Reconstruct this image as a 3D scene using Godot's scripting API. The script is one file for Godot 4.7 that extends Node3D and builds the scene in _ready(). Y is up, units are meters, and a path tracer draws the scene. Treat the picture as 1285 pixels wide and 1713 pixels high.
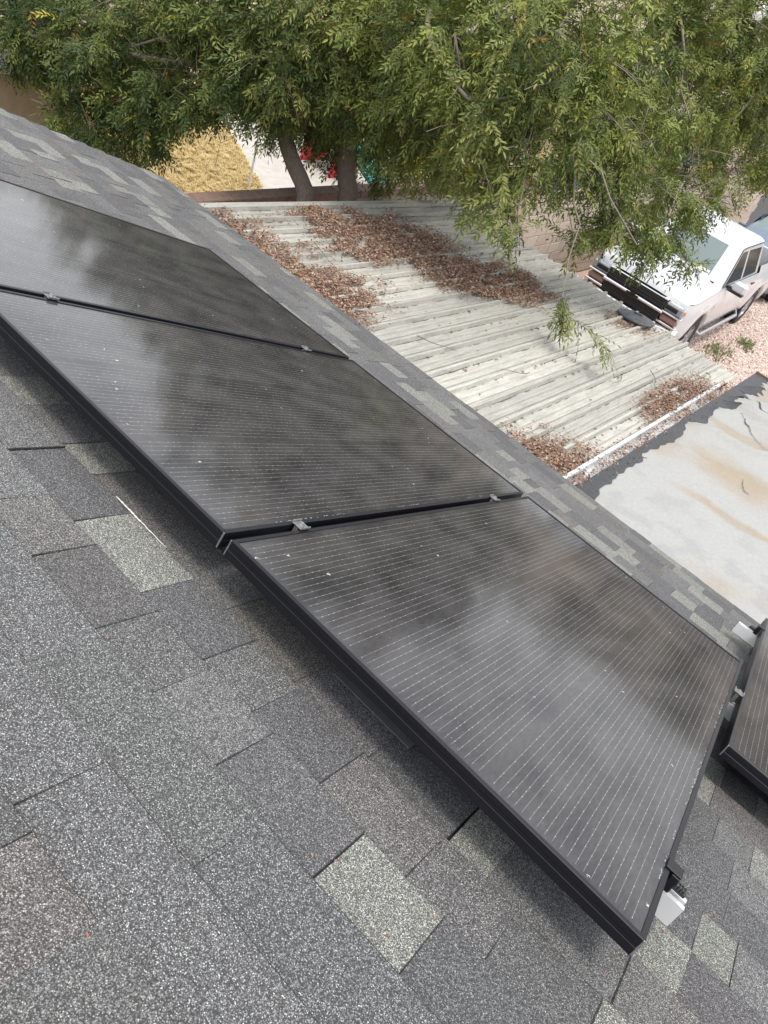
extends Node3D
# A shingled roof with black solar panels, a patio cover, a patched flat roof, trees, a pickup and a neighbour's yard.
# World frame: x along the eave, y up, z up-slope (towards the ridge); metres. The origin is the eave-side corner of the first solar panel.

const PITCH = 20.0
const GROUND = -3.25
const ROOF_N = -0.13          # shingle surface below the panel tops, along the roof normal
const EAVE_V = -1.47
const RIDGE_V = 4.25
const RAKE_U = -2.07
const COURSE = 0.155
const PATIO_FALL = 0.04366

const LUMPS_A = [[-6.05,-1.02,-2.28,0.35],[-5.95,-0.66,-2.62,0.50],[-6.44,-0.74,-2.56,0.60],[-5.72,-1.00,-2.43,0.25],[-6.40,-0.94,-2.54,0.50],[-6.57,-1.16,-2.10,0.70],[-5.77,-0.82,-2.66,0.60],[-5.14,-1.14,-2.50,0.55],[-4.80,-1.36,-2.51,0.40],[-4.41,-1.38,-2.69,0.32],[-5.09,-1.42,-2.42,0.30],[-4.53,-1.00,-2.73,0.50],[-4.88,-0.61,-2.78,0.65],[-4.02,-1.27,-2.74,0.22],[-4.14,-0.96,-2.74,0.35],[-4.11,-0.31,-2.91,0.60],[-4.04,-0.68,-2.84,0.45],[-3.72,-0.44,-3.00,0.45],[-3.53,-0.65,-2.82,0.22],[-3.57,-0.01,-3.01,0.60],[-3.37,-0.30,-2.98,0.40],[-3.09,-0.30,-3.13,0.45],[-2.94,-0.51,-3.21,0.30],[-2.85,0.16,-3.08,0.55],[-2.52,-0.03,-2.91,0.30],[-2.82,-0.39,-3.64,0.40],[-2.52,0.15,-3.39,0.50],[-2.98,-0.44,-4.18,0.50],[-2.75,-0.66,-4.42,0.40],[-2.53,0.54,-3.33,0.60],[-3.13,0.46,-3.17,0.60],[-3.89,0.30,-3.05,0.60],[-4.87,-0.09,-3.00,0.60],[-5.81,-0.36,-2.79,0.60],[-3.91,0.09,-4.16,0.80],[-5.35,-0.43,-3.94,0.80],[-5.94,-1.27,-3.48,0.60],[-5.25,-0.93,-3.53,0.70],[-6.87,-0.98,-3.73,0.90],[-4.52,-0.44,-3.97,0.60],[-3.78,-0.32,-4.46,0.70],[-3.52,-0.50,-5.18,0.60]]
const LUMPS_B = [[-2.07,0.57,-3.47,0.60],[-2.10,0.12,-3.73,0.50],[-2.15,-0.28,-3.97,0.45],[-2.31,-0.72,-4.48,0.35],[-1.53,0.53,-3.37,0.50],[-1.52,0.15,-3.66,0.45],[-1.63,-0.22,-4.10,0.40],[-1.87,-0.65,-4.55,0.30],[-1.21,0.86,-3.28,0.50],[-0.94,0.60,-3.17,0.40],[-0.74,0.36,-3.24,0.40],[-0.95,-0.03,-3.61,0.35],[-0.53,-0.09,-3.36,0.25],[-0.21,-0.08,-3.18,0.20],[0.02,-0.14,-3.17,0.12],[-0.31,0.17,-3.32,0.30],[-0.67,0.89,-3.27,0.45],[-0.42,0.59,-3.24,0.40],[-0.23,0.39,-3.30,0.30],[-0.30,0.87,-3.47,0.45],[-0.11,0.59,-3.52,0.38],[-0.05,0.27,-3.82,0.32],[0.19,-0.21,-4.01,0.13],[-0.09,0.79,-3.90,0.45],[0.05,0.46,-4.12,0.40],[0.19,0.16,-4.33,0.32],[0.26,-0.12,-4.40,0.20],[0.13,0.70,-4.42,0.42],[0.27,0.34,-4.73,0.38],[0.39,-0.00,-4.80,0.30],[0.59,-0.23,-4.81,0.18],[0.64,-0.08,-5.08,0.24],[0.84,-0.21,-5.31,0.15],[0.45,0.24,-5.20,0.34],[-0.90,1.15,-3.40,0.55],[-0.55,1.17,-3.60,0.50],[-0.35,1.11,-4.04,0.50],[-1.50,1.13,-3.48,0.60],[-2.11,1.00,-3.63,0.60],[-0.73,1.47,-4.21,0.60],[-2.78,-1.32,-5.20,0.30],[-2.48,-0.15,-4.90,0.70],[-1.95,0.51,-4.67,0.70],[-1.35,0.42,-4.78,0.70],[-1.91,-0.35,-4.98,0.50],[-1.17,0.73,-5.16,0.70],[-0.77,0.39,-5.75,0.60],[-2.44,0.77,-4.74,0.80],[-1.66,0.96,-5.03,0.80]]
const LUMPS_C = [[-0.60,1.08,-5.58,0.60],[-0.89,1.46,-5.69,0.60],[-0.58,1.36,-6.25,0.60],[-0.31,0.90,-6.32,0.55],[-0.11,0.43,-6.75,0.45],[0.16,0.00,-7.18,0.40],[-0.38,1.28,-7.17,0.65],[-0.13,0.77,-7.63,0.50],[0.05,0.29,-8.04,0.40],[-0.13,1.24,-8.08,0.70],[0.12,0.68,-8.52,0.55],[0.19,0.29,-8.90,0.32],[-0.56,1.67,-7.12,0.70],[-0.32,1.74,-8.04,0.80],[0.28,1.18,-9.01,0.80],[-0.06,1.78,-8.94,0.90],[-1.02,1.82,-6.08,0.60],[-0.90,2.12,-7.20,0.60],[-0.64,2.32,-8.77,0.60],[-1.08,0.91,-7.53,0.80],[-0.76,0.75,-8.69,0.80],[-0.84,1.36,-9.76,0.90],[-0.62,-0.11,-8.63,0.60]]

var rng := RandomNumberGenerator.new()
var taken := {}
var roof_basis: Basis
var cam_pos := Vector3(2.8847, 1.7871, 2.6924)
var cam_back := Vector3(0.35058, 0.62068, 0.70132)
var M := {}

# ------------------------------------------------------------------ mesh helper
class MB:
	var v := PackedVector3Array()
	var n := PackedVector3Array()
	var t := PackedVector2Array()
	var c := PackedColorArray()
	var col := Color(1, 1, 1)
	var xf := Transform3D.IDENTITY
	func tri(a: Vector3, b: Vector3, d: Vector3, ua := Vector2.ZERO, ub := Vector2.ZERO, ud := Vector2.ZERO):
		# a, b, d run counter-clockwise seen from outside
		a = xf * a; b = xf * b; d = xf * d
		var nn := (b - a).cross(d - a).normalized()
		v.append(a); v.append(d); v.append(b)
		n.append(nn); n.append(nn); n.append(nn)
		t.append(ua); t.append(ud); t.append(ub)
		c.append(col); c.append(col); c.append(col)
	func trin(a: Vector3, b: Vector3, d: Vector3, na: Vector3, nb: Vector3, nd: Vector3, ua := Vector2.ZERO, ub := Vector2.ZERO, ud := Vector2.ZERO):
		v.append(xf * a); v.append(xf * d); v.append(xf * b)
		n.append((xf.basis * na).normalized()); n.append((xf.basis * nd).normalized()); n.append((xf.basis * nb).normalized())
		t.append(ua); t.append(ud); t.append(ub)
		c.append(col); c.append(col); c.append(col)
	func quad(a: Vector3, b: Vector3, d: Vector3, e: Vector3, ua := Vector2.ZERO, ub := Vector2(1, 0), ud := Vector2(1, 1), ue := Vector2(0, 1)):
		tri(a, b, d, ua, ub, ud); tri(a, d, e, ua, ud, ue)
	func box(ctr: Vector3, size: Vector3, bev := 0.0):
		var h := size * 0.5
		if bev <= 0.0:
			var p := []
			for i in 8:
				p.append(ctr + Vector3(h.x * (1 if i & 1 else -1), h.y * (1 if i & 2 else -1), h.z * (1 if i & 4 else -1)))
			quad(p[4], p[5], p[7], p[6]); quad(p[1], p[0], p[2], p[3])
			quad(p[5], p[1], p[3], p[7]); quad(p[0], p[4], p[6], p[2])
			quad(p[6], p[7], p[3], p[2]); quad(p[0], p[1], p[5], p[4])
		else:
			# chamfered box: six faces, twelve edge strips, eight corners
			for ax in 3:
				var a1 := (ax + 1) % 3
				var a2 := (ax + 2) % 3
				for s in [-1, 1]:
					var q := []
					for k in [[-1, -1], [1, -1], [1, 1], [-1, 1]]:
						var w := Vector3.ZERO
						w[ax] = s * h[ax]; w[a1] = k[0] * (h[a1] - bev); w[a2] = k[1] * (h[a2] - bev)
						q.append(ctr + w)
					if s > 0: quad(q[0], q[1], q[2], q[3])
					else: quad(q[3], q[2], q[1], q[0])
				for s1 in [-1, 1]:
					for s2 in [-1, 1]:
						var e0 := Vector3.ZERO; var e1 := Vector3.ZERO; var e2 := Vector3.ZERO; var e3 := Vector3.ZERO
						e0[ax] = -h[ax] + bev; e0[a1] = s1 * h[a1]; e0[a2] = s2 * (h[a2] - bev)
						e1[ax] = h[ax] - bev; e1[a1] = s1 * h[a1]; e1[a2] = s2 * (h[a2] - bev)
						e2[ax] = h[ax] - bev; e2[a1] = s1 * (h[a1] - bev); e2[a2] = s2 * h[a2]
						e3[ax] = -h[ax] + bev; e3[a1] = s1 * (h[a1] - bev); e3[a2] = s2 * h[a2]
						if s1 * s2 < 0: quad(ctr + e0, ctr + e1, ctr + e2, ctr + e3)
						else: quad(ctr + e3, ctr + e2, ctr + e1, ctr + e0)
			for i in 8:
				var s := Vector3(1 if i & 1 else -1, 1 if i & 2 else -1, 1 if i & 4 else -1)
				var a := ctr + Vector3(s.x * h.x, s.y * (h.y - bev), s.z * (h.z - bev))
				var b := ctr + Vector3(s.x * (h.x - bev), s.y * h.y, s.z * (h.z - bev))
				var d := ctr + Vector3(s.x * (h.x - bev), s.y * (h.y - bev), s.z * h.z)
				if s.x * s.y * s.z > 0: tri(a, b, d)
				else: tri(a, d, b)
	func tube(pts: Array, rad: Array, sides := 8, caps := true):
		var rings := []
		var up := Vector3(0.31, 0.2, 0.93).normalized()
		for i in pts.size():
			var d: Vector3 = (pts[min(i + 1, pts.size() - 1)] - pts[max(i - 1, 0)])
			d = d.normalized()
			var s := d.cross(up)
			if s.length() < 0.05: s = d.cross(Vector3(1, 0, 0))
			s = s.normalized()
			var w := s.cross(d).normalized()
			up = w
			var ring := []
			for k in sides:
				var an := TAU * k / sides
				var dir := s * cos(an) + w * sin(an)
				ring.append([pts[i] + dir * rad[i], dir])
			rings.append(ring)
		var len := 0.0
		for i in pts.size() - 1:
			var l2: float = len + (pts[i + 1] - pts[i]).length()
			for k in sides:
				var k2 := (k + 1) % sides
				var A = rings[i][k]; var B = rings[i][k2]; var D = rings[i + 1][k2]; var E = rings[i + 1][k]
				var u0 := float(k) / sides * 0.5; var u1 := float(k + 1) / sides * 0.5
				trin(A[0], D[0], B[0], A[1], D[1], B[1], Vector2(u0, len), Vector2(u1, l2), Vector2(u1, len))
				trin(A[0], E[0], D[0], A[1], E[1], D[1], Vector2(u0, len), Vector2(u0, l2), Vector2(u1, l2))
			len = l2
		if caps:
			for k in sides:
				var k2 := (k + 1) % sides
				tri(pts[0], rings[0][k][0], rings[0][k2][0])
				var e := pts.size() - 1
				tri(pts[e], rings[e][k2][0], rings[e][k][0])
	func grid(P: Array, flip := false):
		# P[i][j] points, smooth normals
		var ni := P.size(); var nj: int = P[0].size()
		var N := []
		for i in ni:
			var row := []
			for j in nj:
				var di: Vector3 = P[min(i + 1, ni - 1)][j] - P[max(i - 1, 0)][j]
				var dj: Vector3 = P[i][min(j + 1, nj - 1)] - P[i][max(j - 1, 0)]
				var m := di.cross(dj)
				if flip: m = -m
				row.append(m.normalized())
			N.append(row)
		for i in ni - 1:
			for j in nj - 1:
				var a = P[i][j]; var b = P[i + 1][j]; var d = P[i + 1][j + 1]; var e = P[i][j + 1]
				var na = N[i][j]; var nb = N[i + 1][j]; var nd = N[i + 1][j + 1]; var ne = N[i][j + 1]
				if flip:
					trin(a, d, b, na, nd, nb); trin(a, e, d, na, ne, nd)
				else:
					trin(a, b, d, na, nb, nd); trin(a, d, e, na, nd, ne)
	func lathe(profile: Array, sides := 20, axis := 0):
		# profile: [radius, along] pairs turned about the x (0) or y (1) axis
		var P := []
		for k in sides + 1:
			var an := TAU * k / sides
			var row := []
			for q in profile:
				if axis == 0: row.append(Vector3(q[1], q[0] * cos(an), q[0] * sin(an)))
				else: row.append(Vector3(q[0] * cos(an), q[1], -q[0] * sin(an)))
			P.append(row)
		grid(P)
	func arrays() -> Array:
		var a := []
		a.resize(Mesh.ARRAY_MAX)
		a[Mesh.ARRAY_VERTEX] = v; a[Mesh.ARRAY_NORMAL] = n; a[Mesh.ARRAY_TEX_UV] = t; a[Mesh.ARRAY_COLOR] = c
		return a
	func mesh(mat: Material) -> ArrayMesh:
		var m := ArrayMesh.new()
		m.add_surface_from_arrays(Mesh.PRIMITIVE_TRIANGLES, arrays())
		m.surface_set_material(0, mat)
		return m

# ------------------------------------------------------------------ scene helpers
func numbered(called: String) -> String:
	var k: int = taken.get(called, -1) + 1
	taken[called] = k
	return called if k == 0 else "%s_%03d" % [called, k]

func thing(called: String, label: String, category: String, at := Vector3.ZERO, group := "") -> Node3D:
	var o := Node3D.new()
	o.name = numbered(called)
	add_child(o)
	o.position = at
	o.set_meta("label", label); o.set_meta("category", category)
	if group != "": o.set_meta("group", group)
	return o

func part(called: String, mb: MB, mat: Material, parent: Node) -> MeshInstance3D:
	return part_mesh(called, mb.mesh(mat), parent)

func part_mesh(called: String, mesh: Mesh, parent: Node) -> MeshInstance3D:
	var o := MeshInstance3D.new()
	o.name = called
	o.mesh = mesh
	parent.add_child(o, true)
	return o

func structure(called: String, mb: MB, mat: Material) -> MeshInstance3D:
	var o := part(numbered(called), mb, mat, self)
	o.set_meta("kind", "structure")
	return o

func lin(r: float, g: float, b: float) -> Color:
	return Color(r, g, b).linear_to_srgb()

func plain(col: Color, rough := 0.7, metal := 0.0) -> StandardMaterial3D:
	var m := StandardMaterial3D.new()
	m.albedo_color = col
	m.roughness = rough
	m.metallic = metal
	return m

func noise_image(size: int, seed_: int, freq: float, oct := 4) -> PackedByteArray:
	var f := FastNoiseLite.new()
	f.seed = seed_; f.frequency = freq; f.fractal_octaves = oct
	f.noise_type = FastNoiseLite.TYPE_SIMPLEX_SMOOTH
	var im := f.get_seamless_image(size, size)
	im.convert(Image.FORMAT_L8)
	return im.get_data()

# a colour texture that runs from colour a to colour b through one or two noises
func blend_tex(size: int, seed_: int, f1: float, f2: float, a: Color, b: Color, gain := 1.6, fine := 0.5) -> ImageTexture:
	var d1 := noise_image(size, seed_, f1)
	var d2 := noise_image(size, seed_ + 7, f2, 3)
	var out := PackedByteArray()
	out.resize(size * size * 3)
	var A := a.linear_to_srgb(); var B := b.linear_to_srgb()
	for i in size * size:
		var k := ((1.0 - fine) * d1[i] + fine * d2[i]) / 255.0
		k = clampf((k - 0.5) * gain + 0.5, 0.0, 1.0)
		out[i * 3] = int(255.0 * lerpf(A.r, B.r, k))
		out[i * 3 + 1] = int(255.0 * lerpf(A.g, B.g, k))
		out[i * 3 + 2] = int(255.0 * lerpf(A.b, B.b, k))
	return ImageTexture.create_from_image(Image.create_from_data(size, size, false, Image.FORMAT_RGB8, out))

func textured(tex: Texture2D, scale: float, rough := 0.8) -> StandardMaterial3D:
	var m := StandardMaterial3D.new()
	m.albedo_texture = tex
	m.roughness = rough
	m.uv1_triplanar = true
	m.uv1_world_triplanar = true
	m.uv1_scale = Vector3(scale, scale, scale)
	return m

# mineral granules: many small chips of a few colours thrown over a bitumen ground
func granule_tex(size: int, seed_: int, ground: Color, chips: Array, count: int, r0: float, r1: float) -> ImageTexture:
	var r := RandomNumberGenerator.new()
	r.seed = seed_
	var data := PackedByteArray()
	data.resize(size * size * 3)
	var g := ground.linear_to_srgb()
	for i in size * size:
		var j := r.randf_range(0.8, 1.2)
		data[i * 3] = int(clampf(g.r * j, 0, 1) * 255); data[i * 3 + 1] = int(clampf(g.g * j, 0, 1) * 255); data[i * 3 + 2] = int(clampf(g.b * j, 0, 1) * 255)
	var cs := []
	for q in chips: cs.append([q[0].linear_to_srgb(), q[1]])
	for k in count:
		var pick := r.randf()
		var c: Color = cs[0][0]
		for q in cs:
			pick -= q[1]
			if pick <= 0.0:
				c = q[0]
				break
		var j := r.randf_range(0.75, 1.25)
		var R := int(clampf(c.r * j, 0, 1) * 255); var G := int(clampf(c.g * j, 0, 1) * 255); var B := int(clampf(c.b * j, 0, 1) * 255)
		var x := r.randi() % size; var y := r.randi() % size
		var ra := r.randf_range(r0, r1)
		var e := int(ceil(ra))
		for dy in range(-e, e + 1):
			for dx in range(-e, e + 1):
				if dx * dx + dy * dy <= ra * ra:
					var i := (((y + dy) % size + size) % size * size + ((x + dx) % size + size) % size) * 3
					data[i] = R; data[i + 1] = G; data[i + 2] = B
	return ImageTexture.create_from_image(Image.create_from_data(size, size, false, Image.FORMAT_RGB8, data))

func patio_y(z: float) -> float:
	return -0.76 + PATIO_FALL * (z + 1.3)

func roof_point(u: float, n: float, v: float) -> Vector3:
	return roof_basis * Vector3(u, n, v)

func scatter(called: String, mesh: Mesh, xs: Array, cols: Array, parent: Node) -> MultiMeshInstance3D:
	var mm := MultiMesh.new()
	mm.transform_format = MultiMesh.TRANSFORM_3D
	mm.use_colors = cols.size() > 0
	mm.mesh = mesh
	mm.instance_count = xs.size()
	for i in xs.size():
		mm.set_instance_transform(i, xs[i])
		if cols.size() > 0: mm.set_instance_color(i, cols[i])
	var o := MultiMeshInstance3D.new()
	o.name = called
	o.multimesh = mm
	parent.add_child(o, true)
	o.set_meta("kind", "stuff")
	return o

# ------------------------------------------------------------------ materials
func make_materials():
	var dark := granule_tex(512, 11, Color(0.053, 0.052, 0.051), [[Color(0.103, 0.102, 0.104), 0.45], [Color(0.163, 0.161, 0.165), 0.38], [Color(0.31, 0.31, 0.315), 0.17]], 34000, 0.9, 1.8)
	var mid := granule_tex(512, 12, Color(0.062, 0.061, 0.06), [[Color(0.133, 0.131, 0.132), 0.4], [Color(0.213, 0.21, 0.21), 0.37], [Color(0.35, 0.35, 0.34), 0.23]], 34000, 0.9, 1.8)
	var light := granule_tex(512, 13, Color(0.09, 0.09, 0.085), [[Color(0.16, 0.16, 0.15), 0.3], [Color(0.28, 0.285, 0.255), 0.36], [Color(0.5, 0.5, 0.44), 0.34]], 34000, 0.9, 1.8)
	var brown := granule_tex(512, 14, Color(0.06, 0.055, 0.05), [[Color(0.123, 0.12, 0.118), 0.4], [Color(0.208, 0.202, 0.197), 0.4], [Color(0.36, 0.345, 0.328), 0.2]], 34000, 0.9, 1.8)
	var speck := granule_tex(512, 15, Color(0.057, 0.056, 0.055), [[Color(0.117, 0.116, 0.117), 0.46], [Color(0.19, 0.19, 0.192), 0.33], [Color(0.4, 0.4, 0.39), 0.22]], 32000, 0.9, 1.9)
	M.shingles = []
	var gr := FastNoiseLite.new()
	gr.seed = 5; gr.frequency = 0.22; gr.fractal_octaves = 2
	var him := gr.get_seamless_image(512, 512)
	him.convert(Image.FORMAT_L8)
	him.bump_map_to_normal_map(5.0)
	var ntex := ImageTexture.create_from_image(him)
	for tx in [dark, mid, light, brown, speck]:
		var m := StandardMaterial3D.new()
		m.albedo_texture = tx
		m.roughness = 0.95
		m.normal_enabled = true
		m.normal_texture = ntex
		m.normal_scale = 0.8
		m.uv1_scale = Vector3(3.5, 3.5, 3.5)
		m.vertex_color_use_as_albedo = true
		M.shingles.append(m)
	M.deck = plain(lin(0.06, 0.06, 0.06), 0.95)
	M.fascia = textured(blend_tex(256, 21, 0.02, 0.1, Color(0.36, 0.33, 0.29), Color(0.5, 0.47, 0.42)), 0.8)
	M.stucco = textured(blend_tex(256, 22, 0.02, 0.15, Color(0.34, 0.28, 0.21), Color(0.42, 0.35, 0.27)), 1.0, 0.9)
	M.anodised = plain(lin(0.009, 0.009, 0.012), 0.4, 0.0)
	M.anodised.metallic_specular = 0.35
	M.aluminium = plain(lin(0.78, 0.78, 0.78), 0.45, 0.45)
	M.clamp_grey = textured(blend_tex(128, 23, 0.05, 0.2, Color(0.06, 0.06, 0.06), Color(0.42, 0.42, 0.41), 2.4), 40.0, 0.5)
	M.clamp_grey.metallic = 0.5
	M.flashing = plain(lin(0.17, 0.18, 0.2), 0.5, 0.2)
	# weathered cream sheet: streaks drawn out along the pans
	var cream := textured(blend_tex(512, 24, 0.012, 0.06, Color(0.36, 0.348, 0.315), Color(0.57, 0.55, 0.5), 1.9), 1.0, 0.65)
	cream.uv1_scale = Vector3(4.2, 1.0, 0.4)
	M.pan = []
	for k in 4:
		var c: StandardMaterial3D = cream.duplicate()
		c.uv1_offset = Vector3(k * 0.31, k * 0.17, k * 0.23)
		var tone: float = [1.0, 0.95, 0.98, 0.9][k]
		c.albedo_color = Color(tone, tone, tone * 0.99)
		M.pan.append(c)
	M.dirt = textured(blend_tex(128, 51, 0.05, 0.2, Color(0.06, 0.05, 0.04), Color(0.17, 0.14, 0.11)), 6.0, 0.95)
	M.gutter = textured(blend_tex(256, 25, 0.02, 0.1, Color(0.5, 0.53, 0.55), Color(0.64, 0.665, 0.675)), 1.5, 0.45)
	M.timber = textured(blend_tex(256, 26, 0.03, 0.2, Color(0.16, 0.1, 0.06), Color(0.26, 0.18, 0.11)), 1.2)
	M.membrane = StandardMaterial3D.new()
	M.membrane.vertex_color_use_as_albedo = true
	M.membrane.roughness = 0.75
	M.membrane.albedo_texture = blend_tex(512, 27, 0.03, 0.22, Color(0.8, 0.8, 0.79), Color(1, 1, 1), 1.7, 0.6)
	M.membrane.uv1_triplanar = true; M.membrane.uv1_world_triplanar = true
	M.membrane.uv1_scale = Vector3(1.7, 1.7, 1.7)
	M.tar = textured(blend_tex(256, 28, 0.04, 0.2, Color(0.022, 0.022, 0.025), Color(0.07, 0.07, 0.075)), 4.0, 0.55)
	M.block = []
	for k in 5:
		var t: float = [0.0, 0.03, -0.02, 0.05, 0.015][k]
		var b := textured(blend_tex(128, 40 + k, 0.04, 0.25, Color(0.42 + t, 0.34 + t, 0.27 + t), Color(0.56 + t, 0.47 + t, 0.385 + t)), 3.0, 0.95)
		M.block.append(b)
	M.mortar = plain(lin(0.3, 0.26, 0.22), 0.95)
	M.cap = textured(blend_tex(128, 47, 0.04, 0.25, Color(0.16, 0.1, 0.075), Color(0.26, 0.18, 0.14)), 2.0, 0.95)  # tree shade on the wall top is put into this dark brown
	M.gravel_bed = textured(blend_tex(512, 29, 0.05, 0.35, Color(0.36, 0.24, 0.2), Color(0.6, 0.48, 0.42), 2.0, 0.7), 1.1, 0.95)
	M.soil = textured(blend_tex(512, 30, 0.02, 0.2, Color(0.3, 0.22, 0.11), Color(0.52, 0.4, 0.2), 1.8, 0.5), 0.5, 0.95)
	M.ground = textured(blend_tex(512, 31, 0.02, 0.2, Color(0.22, 0.17, 0.12), Color(0.38, 0.3, 0.22), 1.6, 0.5), 0.4, 0.95)
	M.concrete = textured(blend_tex(256, 32, 0.02, 0.25, Color(0.4, 0.37, 0.33), Color(0.54, 0.505, 0.455)), 0.7, 0.9)
	M.bark = textured(blend_tex(256, 33, 0.03, 0.16, Color(0.085, 0.066, 0.052), Color(0.24, 0.195, 0.155), 2.2, 0.6), 1.0, 0.9)
	M.bark.uv1_scale = Vector3(5, 1.6, 5)
	M.twig = textured(blend_tex(128, 34, 0.05, 0.2, Color(0.17, 0.135, 0.105), Color(0.34, 0.285, 0.235)), 6.0, 0.85)
	M.leaf = StandardMaterial3D.new()
	M.leaf.vertex_color_use_as_albedo = true
	M.leaf.roughness = 0.5
	M.leaf.metallic_specular = 0.35
	M.leaf.cull_mode = BaseMaterial3D.CULL_DISABLED
	M.leaf.backlight_enabled = true
	M.leaf.backlight = lin(0.05, 0.07, 0.012)
	M.leaf_tones = []
	for c in [Color(0.085, 0.112, 0.034), Color(0.12, 0.145, 0.042), Color(0.165, 0.185, 0.052), Color(0.225, 0.235, 0.07), Color(0.05, 0.08, 0.027)]:
		var lm: StandardMaterial3D = M.leaf.duplicate()
		lm.albedo_color = c.linear_to_srgb()
		M.leaf_tones.append(lm)
	M.litter = StandardMaterial3D.new()
	M.litter.vertex_color_use_as_albedo = true
	M.litter.roughness = 0.85
	M.litter.cull_mode = BaseMaterial3D.CULL_DISABLED
	M.stone = M.litter.duplicate()
	# vehicle
	M.paint = plain(lin(0.56, 0.575, 0.59), 0.25)
	M.paint.clearcoat_enabled = true
	M.paint.clearcoat = 0.8
	M.paint.clearcoat_roughness = 0.05
	M.chrome = plain(lin(0.75, 0.75, 0.76), 0.12, 1.0)
	M.black_plastic = plain(lin(0.014, 0.014, 0.015), 0.5)
	M.tyre = plain(lin(0.02, 0.02, 0.021), 0.85)
	M.rim = plain(lin(0.4, 0.4, 0.42), 0.3, 0.8)
	M.dark_glass = plain(lin(0.02, 0.022, 0.024), 0.06)
	M.windscreen = plain(lin(0.17, 0.21, 0.21), 0.05)
	M.lamp_clear = plain(lin(0.35, 0.37, 0.4), 0.08, 0.3)
	M.amber = plain(lin(0.6, 0.22, 0.03), 0.2)
	M.gravel_tinted_lamp = plain(lin(0.3, 0.2, 0.155), 0.15)  # reddish reflection of the gravel is put into the lamp colour
	M.blue_paint = plain(lin(0.13, 0.17, 0.22), 0.3)
	M.blue_paint.clearcoat_enabled = true
	M.blue_paint.clearcoat = 0.7
	make_panel_material()

func make_panel_material():
	# black cells with thin bright wires running up-slope, wire joints, drifts of dust and specks of dirt
	var W := 2048; var H := 2048
	M.glass = []
	var dust1 := noise_image(512, 61, 0.012, 4)
	var dust2 := noise_image(512, 62, 0.09, 3)
	for k in 2:
		var r := RandomNumberGenerator.new()
		r.seed = 700 + k
		# dust film first, at a quarter of the size, then stretched
		var film := PackedByteArray()
		film.resize(512 * 512 * 3)
		for i in 512 * 512:
			var x := i % 512; var y := i / 512
			var q := ((x + 190 * k) % 512) + y * 512
			var q2 := ((x * 3 + 77 * k) % 512) + ((y + 131 * k) % 512) * 512
			var d := clampf(0.5 + (dust1[q] / 255.0 - 0.5) * 1.0 + (dust2[q2] / 255.0 - 0.5) * 0.6, 0.0, 1.0)
			var base := Color(0.026, 0.025, 0.027).lerp(Color(0.072, 0.068, 0.069), d).linear_to_srgb()
			film[i * 3] = int(base.r * 255); film[i * 3 + 1] = int(base.g * 255); film[i * 3 + 2] = int(base.b * 255)
		var im := Image.create_from_data(512, 512, false, Image.FORMAT_RGB8, film)
		im.resize(W, H, Image.INTERPOLATE_BILINEAR)
		# wires: every 17 mm over a sheet 1.016 m wide and 1.878 m long
		var wire := Color(0.17, 0.165, 0.16).linear_to_srgb()
		var joint := Color(0.36, 0.35, 0.33).linear_to_srgb()
		for w in 59:
			if w == 19 or w == 39: continue
			var x := int((0.022 + w * 0.01676) / 1.016 * W)
			im.fill_rect(Rect2i(x, int(0.016 / 1.878 * H), 2, H - int(0.032 / 1.878 * H)), wire)
			var y := int(0.016 / 1.878 * H)
			while y < H - 20:
				if r.randf() < 0.75:
					im.fill_rect(Rect2i(x - (1 if r.randf() < 0.3 else 0), y, 3, r.randi_range(2, 5)), joint)
				y += r.randi_range(17, 34)
		for s in 520:
			var g := r.randf_range(0.12, 0.5)
			im.fill_rect(Rect2i(r.randi() % W, r.randi() % H, r.randi_range(1, 4), r.randi_range(1, 2)), Color(g, g * 0.96, g * 0.88).linear_to_srgb())
		for s in 20:
			var cx := r.randi() % W; var cy := r.randi() % H
			for b in r.randi_range(4, 9):
				im.fill_rect(Rect2i(cx + r.randi_range(-6, 6), cy + r.randi_range(-4, 4), r.randi_range(2, 6), r.randi_range(1, 4)), Color(0.55, 0.54, 0.5).linear_to_srgb())
		# pale crust left by water along the rim
		for s in 260:
			var cx := int(r.randf() * 12); var cy := int(H * (0.15 + 0.75 * r.randf()))
			var dens := 0.5 + 0.5 * sin(cy * 0.011 + k * 2.0)
			if r.randf() < dens:
				im.fill_rect(Rect2i(W - 4 - cx, cy, r.randi_range(2, 5), r.randi_range(2, 7)), Color(0.3, 0.3, 0.3).linear_to_srgb())
		var m := StandardMaterial3D.new()
		m.albedo_texture = ImageTexture.create_from_image(im)
		m.roughness = 0.09
		m.metallic_specular = 0.31
		M.glass.append(m)

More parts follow.
